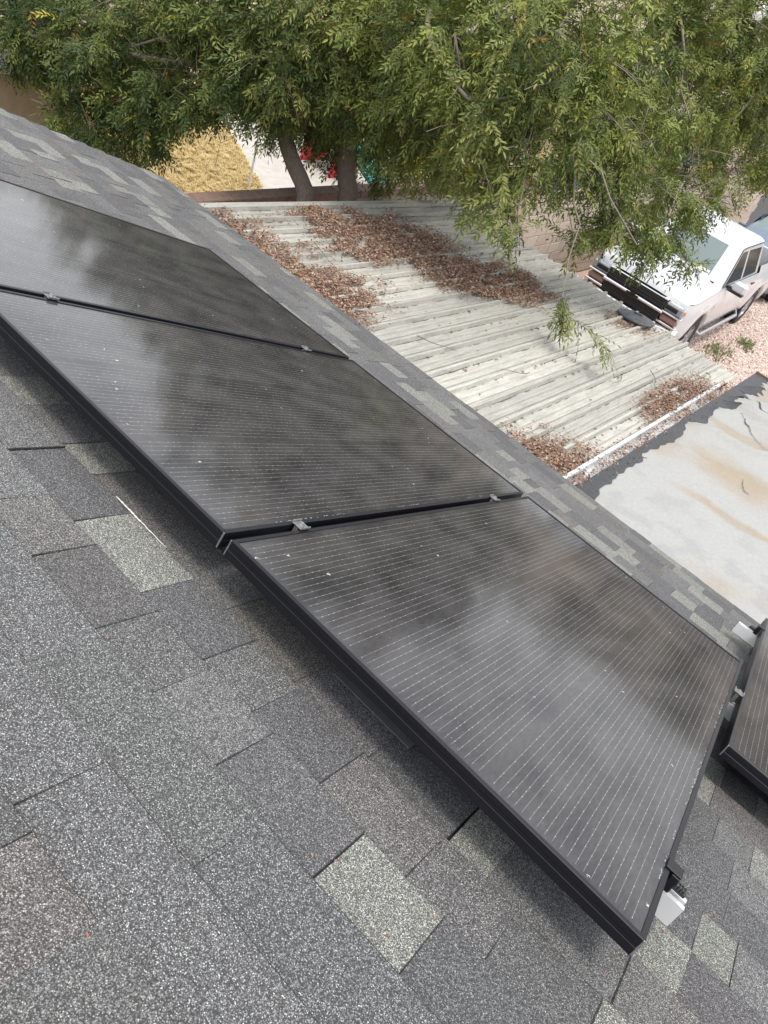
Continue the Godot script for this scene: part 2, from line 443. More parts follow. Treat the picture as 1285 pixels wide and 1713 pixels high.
# ------------------------------------------------------------------ the house with its shingled roof
func slope_tabs() -> Array:
	# observed tabs: course index (counted from the course whose lower edge is 2.217 up the slope), from, to, tone
	var known := {
		0: [[1.55, 2.20, 4], [2.20, 2.62, 4], [2.62, 3.05, 4], [3.05, 3.3, 0]],
		1: [[1.9, 2.42, 4], [2.42, 2.86, 4], [2.86, 3.2, 4]],
		2: [[2.10, 2.47, 0], [2.47, 2.615, 3], [2.615, 2.80, 1], [2.80, 3.0, 1]],
		3: [[2.3, 2.64, 1], [2.64, 2.8, 2]],
		-1: [[1.40, 1.60, 1], [1.60, 1.79, 1], [1.79, 1.958, 3], [1.962, 2.165, 0], [2.165, 2.33, 4], [2.33, 2.50, 1], [2.503, 2.735, 0], [2.737, 2.915, 2], [2.915, 3.15, 0], [3.15, 3.4, 3]],
		-2: [[1.38, 1.615, 1], [1.622, 1.872, 0], [1.876, 2.104, 2], [2.106, 2.30, 0], [2.30, 2.44, 4], [2.44, 2.62, 0], [2.62, 2.83, 3], [2.83, 3.0, 4], [3.0, 3.18, 0], [3.182, 3.30, 2], [3.3, 3.5, 1]],
		-3: [[1.30, 1.43, 2], [1.43, 1.595, 1], [1.597, 1.72, 2], [1.72, 1.95, 3], [1.95, 2.2, 1], [2.2, 2.42, 3], [2.42, 2.63, 1], [2.63, 2.835, 0], [2.84, 2.93, 2], [2.93, 3.2, 1], [3.2, 3.29, 1], [3.29, 3.45, 3]],
		-4: [[3.19, 3.30, 2], [3.30, 3.46, 0]],
		-5: [[3.19, 3.305, 0], [3.307, 3.392, 2], [3.392, 3.6, 1]],
		-19: [[2.26, 2.50, 2], [1.85, 1.98, 2]],
		-20: [[1.95, 2.16, 2], [2.8, 2.93, 2]],
	}
	var out := []
	var r := RandomNumberGenerator.new()
	r.seed = 4242
	var k := -24
	while true:
		var v0 := 2.217 + COURSE * k
		if v0 > RIDGE_V - 0.02: break
		var spans := []
		var u := RAKE_U - 0.004
		var list: Array = known.get(k, []).duplicate()
		list.sort_custom(func(a, b): return a[0] < b[0])
		list.append([5.6, 5.6, -1])
		var last := 1
		for q in list:
			while u < q[0] - 0.03:
				var w := r.randf_range(0.09, 0.27)
				if q[0] - (u + w) < 0.07: w = q[0] - u
				var roll := r.randf()
				var tone := 0
				if roll < 0.30: tone = 0
				elif roll < 0.58: tone = 1
				elif roll < 0.76: tone = 2
				elif roll < 0.89: tone = 3
				else: tone = 4
				if tone == last and r.randf() < 0.6: tone = (tone + 1) % 4
				last = tone
				spans.append([u, minf(u + w, q[0]), tone])
				u += w
			if q[2] >= 0:
				spans.append([q[0], q[1], q[2]])
				last = q[2]
				u = q[1]
		for s in spans:
			out.append([maxf(v0, EAVE_V), minf(v0 + COURSE + 0.012, RIDGE_V), s[0], s[1], s[2], v0])
		k += 1
	return out

func tab_shape(mb: MB, q: Array, r: RandomNumberGenerator):
	var v0: float = q[0]; var v1: float = q[1]
	var u0: float = q[2] + r.randf_range(-0.001, 0.0005); var u1: float = q[3] - r.randf_range(-0.001, 0.0005)
	var lift := r.randf_range(0.0, 0.0038)
	var off := Vector2(r.randf(), r.randf()) * 7.0
	var tint := r.randf_range(0.88, 1.12)
	var tone := Color(tint * r.randf_range(0.99, 1.03), tint, tint * r.randf_range(0.97, 1.01))
	var seg := 5
	var lo := []; var hi := []; var bo := []
	var lean0 := r.randf_range(-0.003, 0.0); var lean1 := r.randf_range(0.0, 0.003)
	for i in seg + 1:
		var f := float(i) / seg
		var jit := r.randf_range(-0.0016, 0.0016)
		var a := Vector3(lerpf(u0 + lean0, u1 + lean1, f), ROOF_N + lift + r.randf_range(-0.0007, 0.0007), v0 + jit)
		lo.append(a)
		bo.append(Vector3(a.x, ROOF_N - 0.0195, a.z + 0.001))
		hi.append(Vector3(lerpf(u0, u1, f), ROOF_N - 0.0095 + lift * 0.5, v1))
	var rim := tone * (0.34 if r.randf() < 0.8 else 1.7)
	var top0 := []; var top1 := []
	var bw := r.randf_range(0.0016, 0.0032); var sw := r.randf_range(0.001, 0.0026)
	for i in seg + 1:
		var inx := sw if i == 0 else (-sw if i == seg else 0.0)
		top0.append(lo[i] + Vector3(inx, 0.0012, bw))
		top1.append(hi[i] + Vector3(inx, 0.0012, 0))
	var uv = func(p: Vector3) -> Vector2: return Vector2(p.x, p.z) + off
	for i in seg:
		mb.col = tone
		mb.quad(top0[i + 1], top0[i], top1[i], top1[i + 1], uv.call(top0[i + 1]), uv.call(top0[i]), uv.call(top1[i]), uv.call(top1[i + 1]))
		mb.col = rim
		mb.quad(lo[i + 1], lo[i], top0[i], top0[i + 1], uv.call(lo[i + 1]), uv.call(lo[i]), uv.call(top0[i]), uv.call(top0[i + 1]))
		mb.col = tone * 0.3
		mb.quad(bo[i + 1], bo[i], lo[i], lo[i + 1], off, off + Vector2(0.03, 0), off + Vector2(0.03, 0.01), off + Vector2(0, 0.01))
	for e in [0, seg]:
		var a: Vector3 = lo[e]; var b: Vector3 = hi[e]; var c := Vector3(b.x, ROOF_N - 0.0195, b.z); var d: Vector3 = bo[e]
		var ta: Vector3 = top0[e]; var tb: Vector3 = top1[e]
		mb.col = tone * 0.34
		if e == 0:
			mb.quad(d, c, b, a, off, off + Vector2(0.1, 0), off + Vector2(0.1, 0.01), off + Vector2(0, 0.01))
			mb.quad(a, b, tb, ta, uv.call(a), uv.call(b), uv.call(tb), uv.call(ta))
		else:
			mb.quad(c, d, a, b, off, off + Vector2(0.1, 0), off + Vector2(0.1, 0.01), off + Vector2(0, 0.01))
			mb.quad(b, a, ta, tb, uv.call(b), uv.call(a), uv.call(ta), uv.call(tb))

func build_house():
	var h := thing("house", "house with grey mottled asphalt shingle roof carrying the black solar panels", "house")
	# walls: stucco box under the roof, gable end closed
	var yb := GROUND
	var eave := roof_point(0, ROOF_N - 0.25, EAVE_V + 0.45)
	var ridge := roof_point(0, ROOF_N - 0.25, RIDGE_V)
	var zf := eave.z; var zb := 2.0 * ridge.z - zf
	var x0 := RAKE_U + 0.3; var x1 := 9.0
	var w := MB.new()
	w.box(Vector3((x0 + x1) / 2, (yb + eave.y) / 2, zf + 0.075), Vector3(x1 - x0, eave.y - yb, 0.15))
	part("wall", w, M.stucco, h)
	w = MB.new()
	w.box(Vector3((x0 + x1) / 2, (yb + eave.y) / 2, zb - 0.075), Vector3(x1 - x0, eave.y - yb, 0.15))
	part("wall", w, M.stucco, h)
	for s in [x0, x1]:
		w = MB.new()
		var t := 0.15 if s == x0 else -0.15
		var P := [Vector2(zf + 0.15, yb), Vector2(zb - 0.15, yb), Vector2(zb - 0.15, eave.y), Vector2(ridge.z, ridge.y), Vector2(zf + 0.15, eave.y)]
		for i in range(1, 4):
			var a := Vector3(s, P[0].y, P[0].x); var b := Vector3(s, P[i].y, P[i].x); var d := Vector3(s, P[i + 1].y, P[i + 1].x)
			w.tri(a, b, d)
			w.tri(a + Vector3(t, 0, 0), d + Vector3(t, 0, 0), b + Vector3(t, 0, 0))
		part("wall", w, M.stucco, h)
	# roof deck, both slopes
	var deck := MB.new()
	deck.box(Vector3((RAKE_U + 9.4) / 2 + 0.012, ROOF_N - 0.0695, (EAVE_V + RIDGE_V) / 2 + 0.008), Vector3(9.4 - RAKE_U - 0.02, 0.1, RIDGE_V - EAVE_V - 0.016))
	var roof := part("roof", deck, M.deck, h)
	roof.basis = roof_basis
	var back := MB.new()
	back.box(Vector3((RAKE_U + 9.4) / 2, ROOF_N - 0.07, (EAVE_V + RIDGE_V) / 2), Vector3(9.4 - RAKE_U, 0.1, RIDGE_V - EAVE_V))
	var rb := part("rear_roof_slope", back, M.shingles[1], h)
	var top := roof_point(0, 0, RIDGE_V)
	rb.transform = Transform3D(Basis(Vector3(1, 0, 0), Vector3(0, roof_basis.y.y, -roof_basis.y.z), Vector3(0, roof_basis.z.y, -roof_basis.z.z)), Vector3(0, 0, 2.0 * top.z))
	# boards along the eave and the rake
	var fb := MB.new()
	fb.box(Vector3((RAKE_U + 9.4) / 2, ROOF_N - 0.115, EAVE_V + 0.022), Vector3(9.4 - RAKE_U - 0.03, 0.13, 0.022))
	part("fascia_board", fb, M.fascia, h).basis = roof_basis
	fb = MB.new()
	fb.box(Vector3(RAKE_U + 0.022, ROOF_N - 0.115, (EAVE_V + RIDGE_V) / 2), Vector3(0.022, 0.13, RIDGE_V - EAVE_V - 0.1))
	part("rake_board", fb, M.fascia, h).basis = roof_basis
	# shingle tabs: the nearest ones in view as pieces, the others joined
	var tabs := slope_tabs()
	var ranked := []
	for i in tabs.size():
		var q: Array = tabs[i]
		var um: float = (q[2] + q[3]) / 2; var vm: float = (q[0] + q[1]) / 2
		var d := roof_point(um, ROOF_N, vm) - cam_pos
		var depth := -d.dot(cam_back)
		var rank := 1000.0
		var covered := (um > 0.05 and um < 3.12 and vm > -0.12 and vm < 1.72) or (um > 3.28 and vm > -1.1 and vm < 0.7)
		if depth > 0.3 and not covered:
			var side := (d + cam_back * depth).length() / depth
			if side < 0.84: rank = d.length() / sqrt((q[3] - q[2]) * COURSE)
		ranked.append([rank, i])
	ranked.sort_custom(func(a, b): return a[0] < b[0])
	var r := RandomNumberGenerator.new()
	r.seed = 99
	var rest := []
	for k in 5: rest.append(MB.new())
	for j in ranked.size():
		var q: Array = tabs[ranked[j][1]]
		if j < 300:
			var mb := MB.new()
			tab_shape(mb, q, r)
			part("shingle", mb, M.shingles[q[4]], roof)
		else:
			tab_shape(rest[q[4]], q, r)
	var am := ArrayMesh.new()
	for k in 5:
		am.add_surface_from_arrays(Mesh.PRIMITIVE_TRIANGLES, rest[k].arrays())
		am.surface_set_material(k, M.shingles[k])
	var ro := part_mesh("shingle_field", am, roof)
	ro.set_meta("kind", "stuff")
	# the plain far end of the slope beyond the tabs
	var far := MB.new()
	far.box(Vector3((5.6 + 9.4) / 2, ROOF_N - 0.008, (EAVE_V + RIDGE_V) / 2), Vector3(3.8, 0.02, RIDGE_V - EAVE_V))
	part("roof_end", far, M.shingles[1], roof)
	# ridge caps
	for i in 20:
		var cap := MB.new()
		var cx := RAKE_U + 0.1 + i * 0.24
		cap.box(Vector3(cx, ROOF_N + 0.008 + (i % 2) * 0.003, RIDGE_V - 0.06), Vector3(0.26, 0.008, 0.14))
		part("ridge_cap", cap, M.shingles[i % 4], roof)
	# a pale line of sealant along one course edge
	var sl := MB.new()
	var prev := Vector3.ZERO
	for i in 15:
		var f := i / 14.0
		var p := Vector3(lerpf(1.815, 2.0, f), ROOF_N + 0.0048, 1.905 + r.randf_range(-0.0012, 0.0012))
		var wd := 0.006 * (1.0 - absf(f - 0.35) * 1.2) + r.randf_range(-0.0008, 0.0012)
		if i > 0:
			sl.quad(prev + Vector3(0, 0, 0.0012), p + Vector3(0, 0, wd * 0.6), p - Vector3(0, 0, wd * 0.6), prev - Vector3(0, 0, 0.0012))
		prev = p
	part("sealant_line", sl, plain(lin(0.8, 0.8, 0.78), 0.6), roof)
	# mounting flashings under the panels
	for p in [[2.555, 1.69], [0.9, 1.69], [1.5, 0.42], [3.0, 0.42]]:
		var fl := MB.new()
		fl.box(Vector3(p[0], ROOF_N + 0.0052, p[1]), Vector3(0.22, 0.0016, 0.21), 0.0006)
		part("flashing", fl, M.flashing, roof)

# ------------------------------------------------------------------ solar panels and their rails
func make_panel() -> Node3D:
	var o := thing("solar_panel", "", "solar panel")
	var W := 1.038; var L := 1.9; var D := 0.04; var lip := 0.011
	# frame: profile swept along each side with mitred ends; profile points are [inward, height]
	var prof := [[lip, -0.0015], [lip, 0.0], [0.0012, 0.0], [0.0, -0.0012], [0.0, -0.013], [0.0009, -0.0142], [0.0009, -0.0222], [0.0, -0.0235], [0.0, -D], [0.028, -D], [0.028, -D + 0.002], [0.0026, -D + 0.002], [0.0026, -0.0075], [lip, -0.0075]]
	var corners := [Vector2(0, 0), Vector2(W, 0), Vector2(W, L), Vector2(0, L)]
	for s in 4:
		var a: Vector2 = corners[s]; var b: Vector2 = corners[(s + 1) % 4]
		var d := (b - a).normalized()
		var inn := Vector2(-d.y, d.x)
		var mb := MB.new()
		for i in prof.size():
			var p: Array = prof[i]; var q: Array = prof[(i + 1) % prof.size()]
			var A: Vector2 = a + inn * p[0] + d * (p[0] + 0.0002); var B: Vector2 = b + inn * p[0] - d * (p[0] + 0.0002)
			var A2: Vector2 = a + inn * q[0] + d * (q[0] + 0.0002); var B2: Vector2 = b + inn * q[0] - d * (q[0] + 0.0002)
			mb.quad(Vector3(A.x, p[1], A.y), Vector3(A2.x, q[1], A2.y), Vector3(B2.x, q[1], B2.y), Vector3(B.x, p[1], B.y))
		part("frame_side", mb, M.anodised, o)
	# corner keys: bare metal showing at the mitres
	for c in 4:
		var k := MB.new()
		var cx: float = 0.0016 if c % 2 == 0 else W - 0.0016
		var cz: float = 0.0016 if c < 2 else L - 0.0016
		k.box(Vector3(cx, -0.0195, cz), Vector3(0.0036, 0.0385, 0.0036), 0.0006)
		part("corner_key", k, plain(lin(0.22, 0.22, 0.23), 0.4, 0.5), o)
	var g := MB.new()
	var e := lip - 0.001
	g.quad(Vector3(e, -0.0022, L - e), Vector3(W - e, -0.0022, L - e), Vector3(W - e, -0.0022, e), Vector3(e, -0.0022, e), Vector2(0, 1), Vector2(1, 1), Vector2(1, 0), Vector2(0, 0))
	part("glass", g, M.glass[0], o)
	var bs := MB.new()
	bs.box(Vector3(W / 2, -0.0048, L / 2), Vector3(W - 2 * e - 0.002, 0.004, L - 2 * e - 0.002))
	part("backing_sheet", bs, M.black_plastic, o)
	var jb := MB.new()
	jb.box(Vector3(W / 2, -0.018, 0.12), Vector3(0.12, 0.022, 0.1), 0.003)
	part("junction_box", jb, M.black_plastic, o)
	return o

func rail(u0: float, u1: float, v: float, clamps: Array, ends: Array, label: String):
	var o := thing("mounting_rail", label, "rail")
	o.basis = roof_basis
	o.position = roof_point(u0, -0.0405, v)
	o.set_meta("group", "rails under the panels")
	var L := u1 - u0
	# slotted extrusion: profile [v, n]
	var prof := [[-0.02, 0.0], [-0.007, 0.0], [-0.007, -0.012], [-0.014, -0.012], [-0.014, -0.02], [0.014, -0.02], [0.014, -0.012], [0.007, -0.012], [0.007, 0.0], [0.02, 0.0], [0.02, -0.05], [-0.02, -0.05]]
	var mb := MB.new()
	for i in prof.size():
		var p: Array = prof[i]; var q: Array = prof[(i + 1) % prof.size()]
		mb.quad(Vector3(0, p[1], p[0]), Vector3(L, p[1], p[0]), Vector3(L, q[1], q[0]), Vector3(0, q[1], q[0]))
	for x in [0.0, L]:
		var s := 1.0 if x > 0 else -1.0
		for r in [[-0.02, -0.05, 0.02, -0.02], [-0.02, -0.02, -0.014, -0.012], [0.014, -0.02, 0.02, -0.012], [-0.02, -0.012, -0.007, 0.0], [0.007, -0.012, 0.02, 0.0]]:
			var a := Vector3(x, r[1], r[0]); var b := Vector3(x, r[1], r[2]); var c := Vector3(x, r[3], r[2]); var d := Vector3(x, r[3], r[0])
			if s > 0: mb.quad(b, a, d, c)
			else: mb.quad(a, b, c, d)
	part("extrusion", mb, M.aluminium, o)
	for c in clamps:
		var cm := MB.new()
		cm.box(Vector3(c - u0, 0.0415 + 0.0022, 0), Vector3(0.032, 0.0036, 0.036), 0.001)
		cm.box(Vector3(c - u0 - 0.0155, 0.0415 + 0.006, 0), Vector3(0.004, 0.005, 0.036), 0.001)
		cm.box(Vector3(c - u0 + 0.0155, 0.0415 + 0.006, 0), Vector3(0.004, 0.005, 0.036), 0.001)
		cm.box(Vector3(c - u0, 0.02, 0), Vector3(0.012, 0.039, 0.03))
		var cl := part("mid_clamp", cm, M.clamp_grey, o)
		var bm := MB.new()
		bm.xf = Transform3D(Basis.IDENTITY, Vector3(c - u0, 0.0454, 0))
		bm.lathe([[0.0105, 0.0], [0.0105, 0.001], [0.0065, 0.001], [0.0065, 0.006], [0.005, 0.007], [0.0001, 0.007]], 12, 1)
		part("bolt", bm, M.clamp_grey, cl)
	for c in ends:
		var cm := MB.new()
		var s: float = c[1]
		cm.box(Vector3(c[0] - u0 + s * 0.014, 0.02, 0), Vector3(0.018, 0.039, 0.036), 0.002)
		cm.box(Vector3(c[0] - u0 + s * 0.006, 0.0425, 0), Vector3(0.034, 0.004, 0.036), 0.001)
		var cl := part("end_clamp", cm, M.anodised, o)
		var bm := MB.new()
		for i in 4:
			bm.tube([Vector3(c[0] - u0 + s * (0.026 + 0.006 * i), 0.018, -0.012), Vector3(c[0] - u0 + s * (0.026 + 0.006 * i), 0.026, 0.0), Vector3(c[0] - u0 + s * (0.026 + 0.006 * i), 0.018, 0.012)], [0.0016, 0.0016, 0.0016], 6)
		bm.tube([Vector3(c[0] - u0 + s * 0.02, 0.012, 0), Vector3(c[0] - u0 + s * 0.05, 0.012, 0)], [0.006, 0.006], 8)
		part("bolt", bm, M.black_plastic, cl)
	var x := 0.35
	while x < L:
		var fm := MB.new()
		fm.box(Vector3(x, -0.068, 0.024), Vector3(0.045, 0.036, 0.006), 0.001)
		fm.box(Vector3(x, -0.0832, 0.045), Vector3(0.045, 0.006, 0.045), 0.001)
		part("foot", fm, M.aluminium, o)
		x += 1.1
	return o

func build_panels():
	var proto := make_panel()
	var spots := [[0.011, 0.0], [1.071, 0.0], [2.131, 0.0], [3.204, -1.04]]
	var labels := ["dusty black solar panel nearest the rake edge beside the dry grass", "dusty black solar panel in the middle of the row of three", "black solar panel with a bare rail end beside its corner", "black solar panel set lower on the slope than its neighbours"]
	for i in 4:
		var o: Node3D = proto
		if i > 0:
			o = proto.duplicate()
			o.name = numbered("solar_panel")
			add_child(o)
		o.basis = roof_basis
		o.position = roof_point(spots[i][0], 0.0, spots[i][1])
		o.set_meta("label", labels[i]); o.set_meta("category", "solar panel"); o.set_meta("group", "black solar panels on the roof")
		if i % 2 == 1:
			var gl: MeshInstance3D = o.get_node("glass")
			gl.material_override = M.glass[1]
	rail(0.05, 3.23, 1.64, [1.06, 2.12], [[3.169, 1.0]], "aluminium rail with bare end below the corner of the solar panel")
	rail(0.05, 4.2, 0.37, [1.06, 2.12, 3.1865], [], "aluminium rail tying the low set panel to the row of three")
	rail(3.11, 4.2, -0.76, [], [[3.204, -1.0]], "aluminium rail end sticking out from the panel near the eave")

# ------------------------------------------------------------------ patio cover, flat roof, litter
func build_patio():
	var o := thing("patio_cover", "weathered cream ribbed metal patio cover below the eave, littered with brown leaves", "patio cover")
	var x0 := -1.80; var pitch := 0.2028; var n := 18
	var z0 := -0.75; var z1 := -5.38
	# one pan: rib at its start, two shallow beads, [x, h]
	var prof := [[0.0, 0.0], [0.006, 0.034], [0.03, 0.036], [0.037, 0.001], [0.086, 0.0], [0.091, 0.013], [0.107, 0.013], [0.114, 0.0], [0.15, 0.0], [0.155, 0.012], [0.17, 0.012], [0.175, 0.0], [0.2068, -0.001]]
	var r := RandomNumberGenerator.new()
	r.seed = 31
	for k in n:
		var mb := MB.new()
		var endz := z1 + r.randf_range(-0.004, 0.004)
		var segs := 10
		var ph := r.randf_range(0, 6.0)
		for i in prof.size() - 1:
			var p: Array = prof[i]; var q: Array = prof[i + 1]
			for s in segs:
				var za := lerpf(z0, endz, float(s) / segs); var zb := lerpf(z0, endz, float(s + 1) / segs)
				var wa := 0.0012 * sin(ph + za * 2.1); var wb := 0.0012 * sin(ph + zb * 2.1)
				var A := Vector3(x0 + k * pitch + p[0] + wa, patio_y(za) + p[1], za)
				var B := Vector3(x0 + k * pitch + q[0] + wa, patio_y(za) + q[1], za)
				var C := Vector3(x0 + k * pitch + q[0] + wb, patio_y(zb) + q[1], zb)
				var D := Vector3(x0 + k * pitch + p[0] + wb, patio_y(zb) + p[1], zb)
				mb.quad(A, B, C, D)
				var dn := Vector3(0, -0.0015, 0)
				mb.quad(D + dn, C + dn, B + dn, A + dn)
			var e := Vector3(0, -0.0015, 0)
			var F := Vector3(x0 + k * pitch + p[0], patio_y(endz) + p[1], endz); var G := Vector3(x0 + k * pitch + q[0], patio_y(endz) + q[1], endz)
			mb.quad(G, F, F + e, G + e)
		var pan := part("roof_pan", mb, M.pan[r.randi() % 4], o)
		# dirt gathered along the foot of the rib, broken and uneven
		var dl := MB.new()
		var nn := 150
		var ru := FastNoiseLite.new(); ru.seed = 300 + k; ru.frequency = 1.0; ru.fractal_octaves = 4
		for s in nn:
			var za := lerpf(z0, endz, float(s) / nn); var zb := lerpf(z0, endz, float(s + 1) / nn)
			var wa := 0.009 * (ru.get_noise_1d(za * 1.8) + 0.22) + 0.008 * ru.get_noise_1d(za * 9.0); var wb := 0.009 * (ru.get_noise_1d(zb * 1.8) + 0.22) + 0.008 * ru.get_noise_1d(zb * 9.0)
			if wa < 0.0008 or wb < 0.0008: continue
			var da := 0.0012 * sin(ph + za * 2.1); var db := 0.0012 * sin(ph + zb * 2.1)
			var xx := x0 + k * pitch + 0.0385
			dl.quad(Vector3(xx + da, patio_y(za) + 0.0035, za), Vector3(xx + wa + da, patio_y(za) + 0.0022, za), Vector3(xx + wb + db, patio_y(zb) + 0.0022, zb), Vector3(xx + db, patio_y(zb) + 0.0035, zb))
		part("dirt_line", dl, M.dirt, pan)
	# edge trim on the wall side
	var mb := MB.new()
	for s in 8:
		var za := lerpf(z0, z1, s / 8.0); var zb := lerpf(z0, z1, (s + 1) / 8.0)
		var a := Vector3(x0 - 0.05, patio_y(za) + 0.034, za); var b := Vector3(x0 + 0.03, patio_y(za) + 0.034, za)
		var c := Vector3(x0 + 0.03, patio_y(zb) + 0.034, zb); var d := Vector3(x0 - 0.05, patio_y(zb) + 0.034, zb)
		mb.quad(a, b, c, d)
		var e := Vector3(0, -0.14, 0)
		mb.quad(d, d + e, a + e, a)
	part("edge_trim", mb, M.pan[3], o)
	# gutter along the flat roof: a white channel
	var gp := [[0.0, 0.045], [0.028, 0.05], [0.032, 0.01], [0.04, 0.0], [0.115, 0.0], [0.118, 0.03], [0.13, 0.032]]
	mb = MB.new()
	for i in gp.size() - 1:
		for s in 10:
			var za := lerpf(-1.0, -4.75, s / 10.0); var zb := lerpf(-1.0, -4.75, (s + 1) / 10.0)
			var p: Array = gp[i]; var q: Array = gp[i + 1]
			var gx := x0 + n * pitch - 0.012
			mb.quad(Vector3(gx + p[0], patio_y(za) + p[1], za), Vector3(gx + q[0], patio_y(za) + q[1], za), Vector3(gx + q[0], patio_y(zb) + q[1], zb), Vector3(gx + p[0], patio_y(zb) + p[1], zb))
	part("gutter", mb, M.gutter, o)
	# beams and posts carrying the sheets
	for z in [-1.15, -5.2]:
		mb = MB.new()
		mb.box(Vector3(0.03, patio_y(z) - 0.085, z), Vector3(3.62, 0.15, 0.06), 0.004)
		part("beam", mb, M.timber, o)
	for x in [-1.72, 0.03, 1.75]:
		mb = MB.new()
		var top := patio_y(-5.2) - 0.16
		mb.box(Vector3(x, (top + GROUND) / 2, -5.2), Vector3(0.09, top - GROUND, 0.09), 0.004)
		part("post", mb, M.timber, o)

func build_flat_roof():
	var o := thing("flat_roof", "white coated flat roof with wrinkles, brown stains and a ragged black tar edge", "flat roof")
	var x0 := 1.945; var x1 := 6.2; var z0 := -0.8; var z1 := -5.72
	var nx := 150; var nz := 170
	var f := FastNoiseLite.new(); f.seed = 8; f.frequency = 0.9; f.fractal_octaves = 3
	var g := FastNoiseLite.new(); g.seed = 9; g.frequency = 1.6; g.fractal_octaves = 4
	var st := FastNoiseLite.new(); st.seed = 12; st.frequency = 0.55; st.fractal_octaves = 4
	var fold = func(x: float, z: float) -> float:
		# soft sagging folds that run along the house, sharper towards the far edge
		var along := x * 0.95 + z * 0.16
		var across := z + 0.3 * x + 0.5 * f.get_noise_2d(along * 0.5, z * 0.8)
		var amp := smoothstep(-2.2, -3.8, z) * 0.055 + 0.004
		var w := absf(sin(across * 9.5 + 3.0 * f.get_noise_2d(x * 0.5, z * 0.5)))
		var w2 := absf(sin((z * 1.0 + 0.75 * x) * 5.0 + 2.5 * f.get_noise_2d(x * 0.4 + 9.0, z * 0.4)))
		var k := clampf(0.5 + 1.6 * f.get_noise_2d(x * 0.8 + 5.0, z * 0.8), 0.0, 1.3)
		return pow(1.0 - w, 1.6) * amp * k + pow(1.0 - w2, 2.2) * amp * 1.3 * (1.0 - minf(k, 1.0) * 0.6) + 0.012 * f.get_noise_2d(x, z)
	var P := []
	var Cc := []
	for i in nx + 1:
		var row := []; var cr := []
		for j in nz + 1:
			var x := lerpf(x0, x1, float(i) / nx); var z := lerpf(z0, z1, float(j) / nz)
			row.append(Vector3(x, patio_y(z) + 0.035 + fold.call(x, z) * smoothstep(0.0, 0.25, x - x0), z))
			# rust-brown ponding stains with their own edges
			var e := 0.28 * g.get_noise_2d(x * 1.6, z * 1.6)
			var d1 := Vector2((x - 2.55) / 0.45, (z + 3.1) / 0.34).length() + e
			var s := smoothstep(1.2, 0.3, d1) * 0.75
			var line := absf(z + 2.42 + 0.26 * (x - 2.5) + 0.10 * g.get_noise_2d(x * 1.1, 3.0)) / 0.055
			s = maxf(s, smoothstep(1.3, 0.4, line + 2.0 * e) * smoothstep(2.2, 2.6, x) * 0.75)
			var line2 := absf(z + 3.95 + 0.22 * (x - 2.5) + 0.10 * g.get_noise_2d(x * 1.3, 9.0)) / 0.13
			s = maxf(s, smoothstep(1.3, 0.3, line2 + 2.0 * e) * 0.6)
			s = maxf(s, smoothstep(0.05, 0.45, st.get_noise_2d(x, z)) * 0.6)
			# greyed, worn-through patches towards the eave
			var gy := smoothstep(0.05, 0.35, g.get_noise_2d(x * 2.2 + 20.0, z * 2.2)) * smoothstep(-2.9, -1.9, z) * 0.55
			var c := Color(0.37, 0.365, 0.352).lerp(Color(0.33, 0.255, 0.17), clampf(s, 0, 1))
			c = c.lerp(Color(0.3, 0.3, 0.3), gy)
			cr.append(c)
		P.append(row); Cc.append(cr)
	var mb := MB.new()
	var N := []
	for i in nx + 1:
		var row := []
		for j in nz + 1:
			var di: Vector3 = P[mini(i + 1, nx)][j] - P[maxi(i - 1, 0)][j]
			var dj: Vector3 = P[i][mini(j + 1, nz)] - P[i][maxi(j - 1, 0)]
			row.append(di.cross(dj).normalized())
		N.append(row)
	for i in nx:
		for j in nz:
			mb.trin(P[i][j], P[i + 1][j], P[i + 1][j + 1], N[i][j], N[i + 1][j], N[i + 1][j + 1])
			var k := mb.c.size()
			mb.c[k - 3] = Cc[i][j]; mb.c[k - 2] = Cc[i + 1][j + 1]; mb.c[k - 1] = Cc[i + 1][j]
			mb.trin(P[i][j], P[i + 1][j + 1], P[i][j + 1], N[i][j], N[i + 1][j + 1], N[i][j + 1])
			k = mb.c.size()
			mb.c[k - 3] = Cc[i][j]; mb.c[k - 2] = Cc[i][j + 1]; mb.c[k - 1] = Cc[i + 1][j + 1]
	part("coated_surface", mb, M.membrane, o)
	# deck under it and a fascia at the far edge
	var dk := MB.new()
	for s in 6:
		var za := lerpf(z0, z1 + 0.01, s / 6.0); var zb := lerpf(z0, z1 + 0.01, (s + 1) / 6.0)
		var a := Vector3(x0 + 0.01, patio_y(za) + 0.012, za); var b := Vector3(x1, patio_y(za) + 0.012, za); var c := Vector3(x1, patio_y(zb) + 0.012, zb); var d := Vector3(x0 + 0.01, patio_y(zb) + 0.012, zb)
		var e := Vector3(0, -0.1, 0)
		dk.quad(a, b, c, d); dk.quad(d + e, c + e, b + e, a + e)
		dk.quad(d, d + e, a + e, a)
	part("deck", dk, M.timber, o)
	mb = MB.new()
	mb.box(Vector3((x0 + x1) / 2, patio_y(z1) - 0.02, z1 - 0.012), Vector3(x1 - x0, 0.16, 0.02), 0.003)
	part("fascia_board", mb, M.timber, o)
	for x in [2.1, 4.1, 6.1]:
		mb = MB.new()
		var top := patio_y(-5.55) - 0.1
		mb.box(Vector3(x, (top + GROUND) / 2, -5.55), Vector3(0.09, top - GROUND, 0.09), 0.004)
		part("post", mb, M.timber, o)
	# black tar along the gutter side and the far edge, brushed on with a ragged border
	var tr := MB.new()
	var rr := FastNoiseLite.new(); rr.seed = 77; rr.frequency = 3.2; rr.fractal_octaves = 2
	var ns := 420
	var prev := []
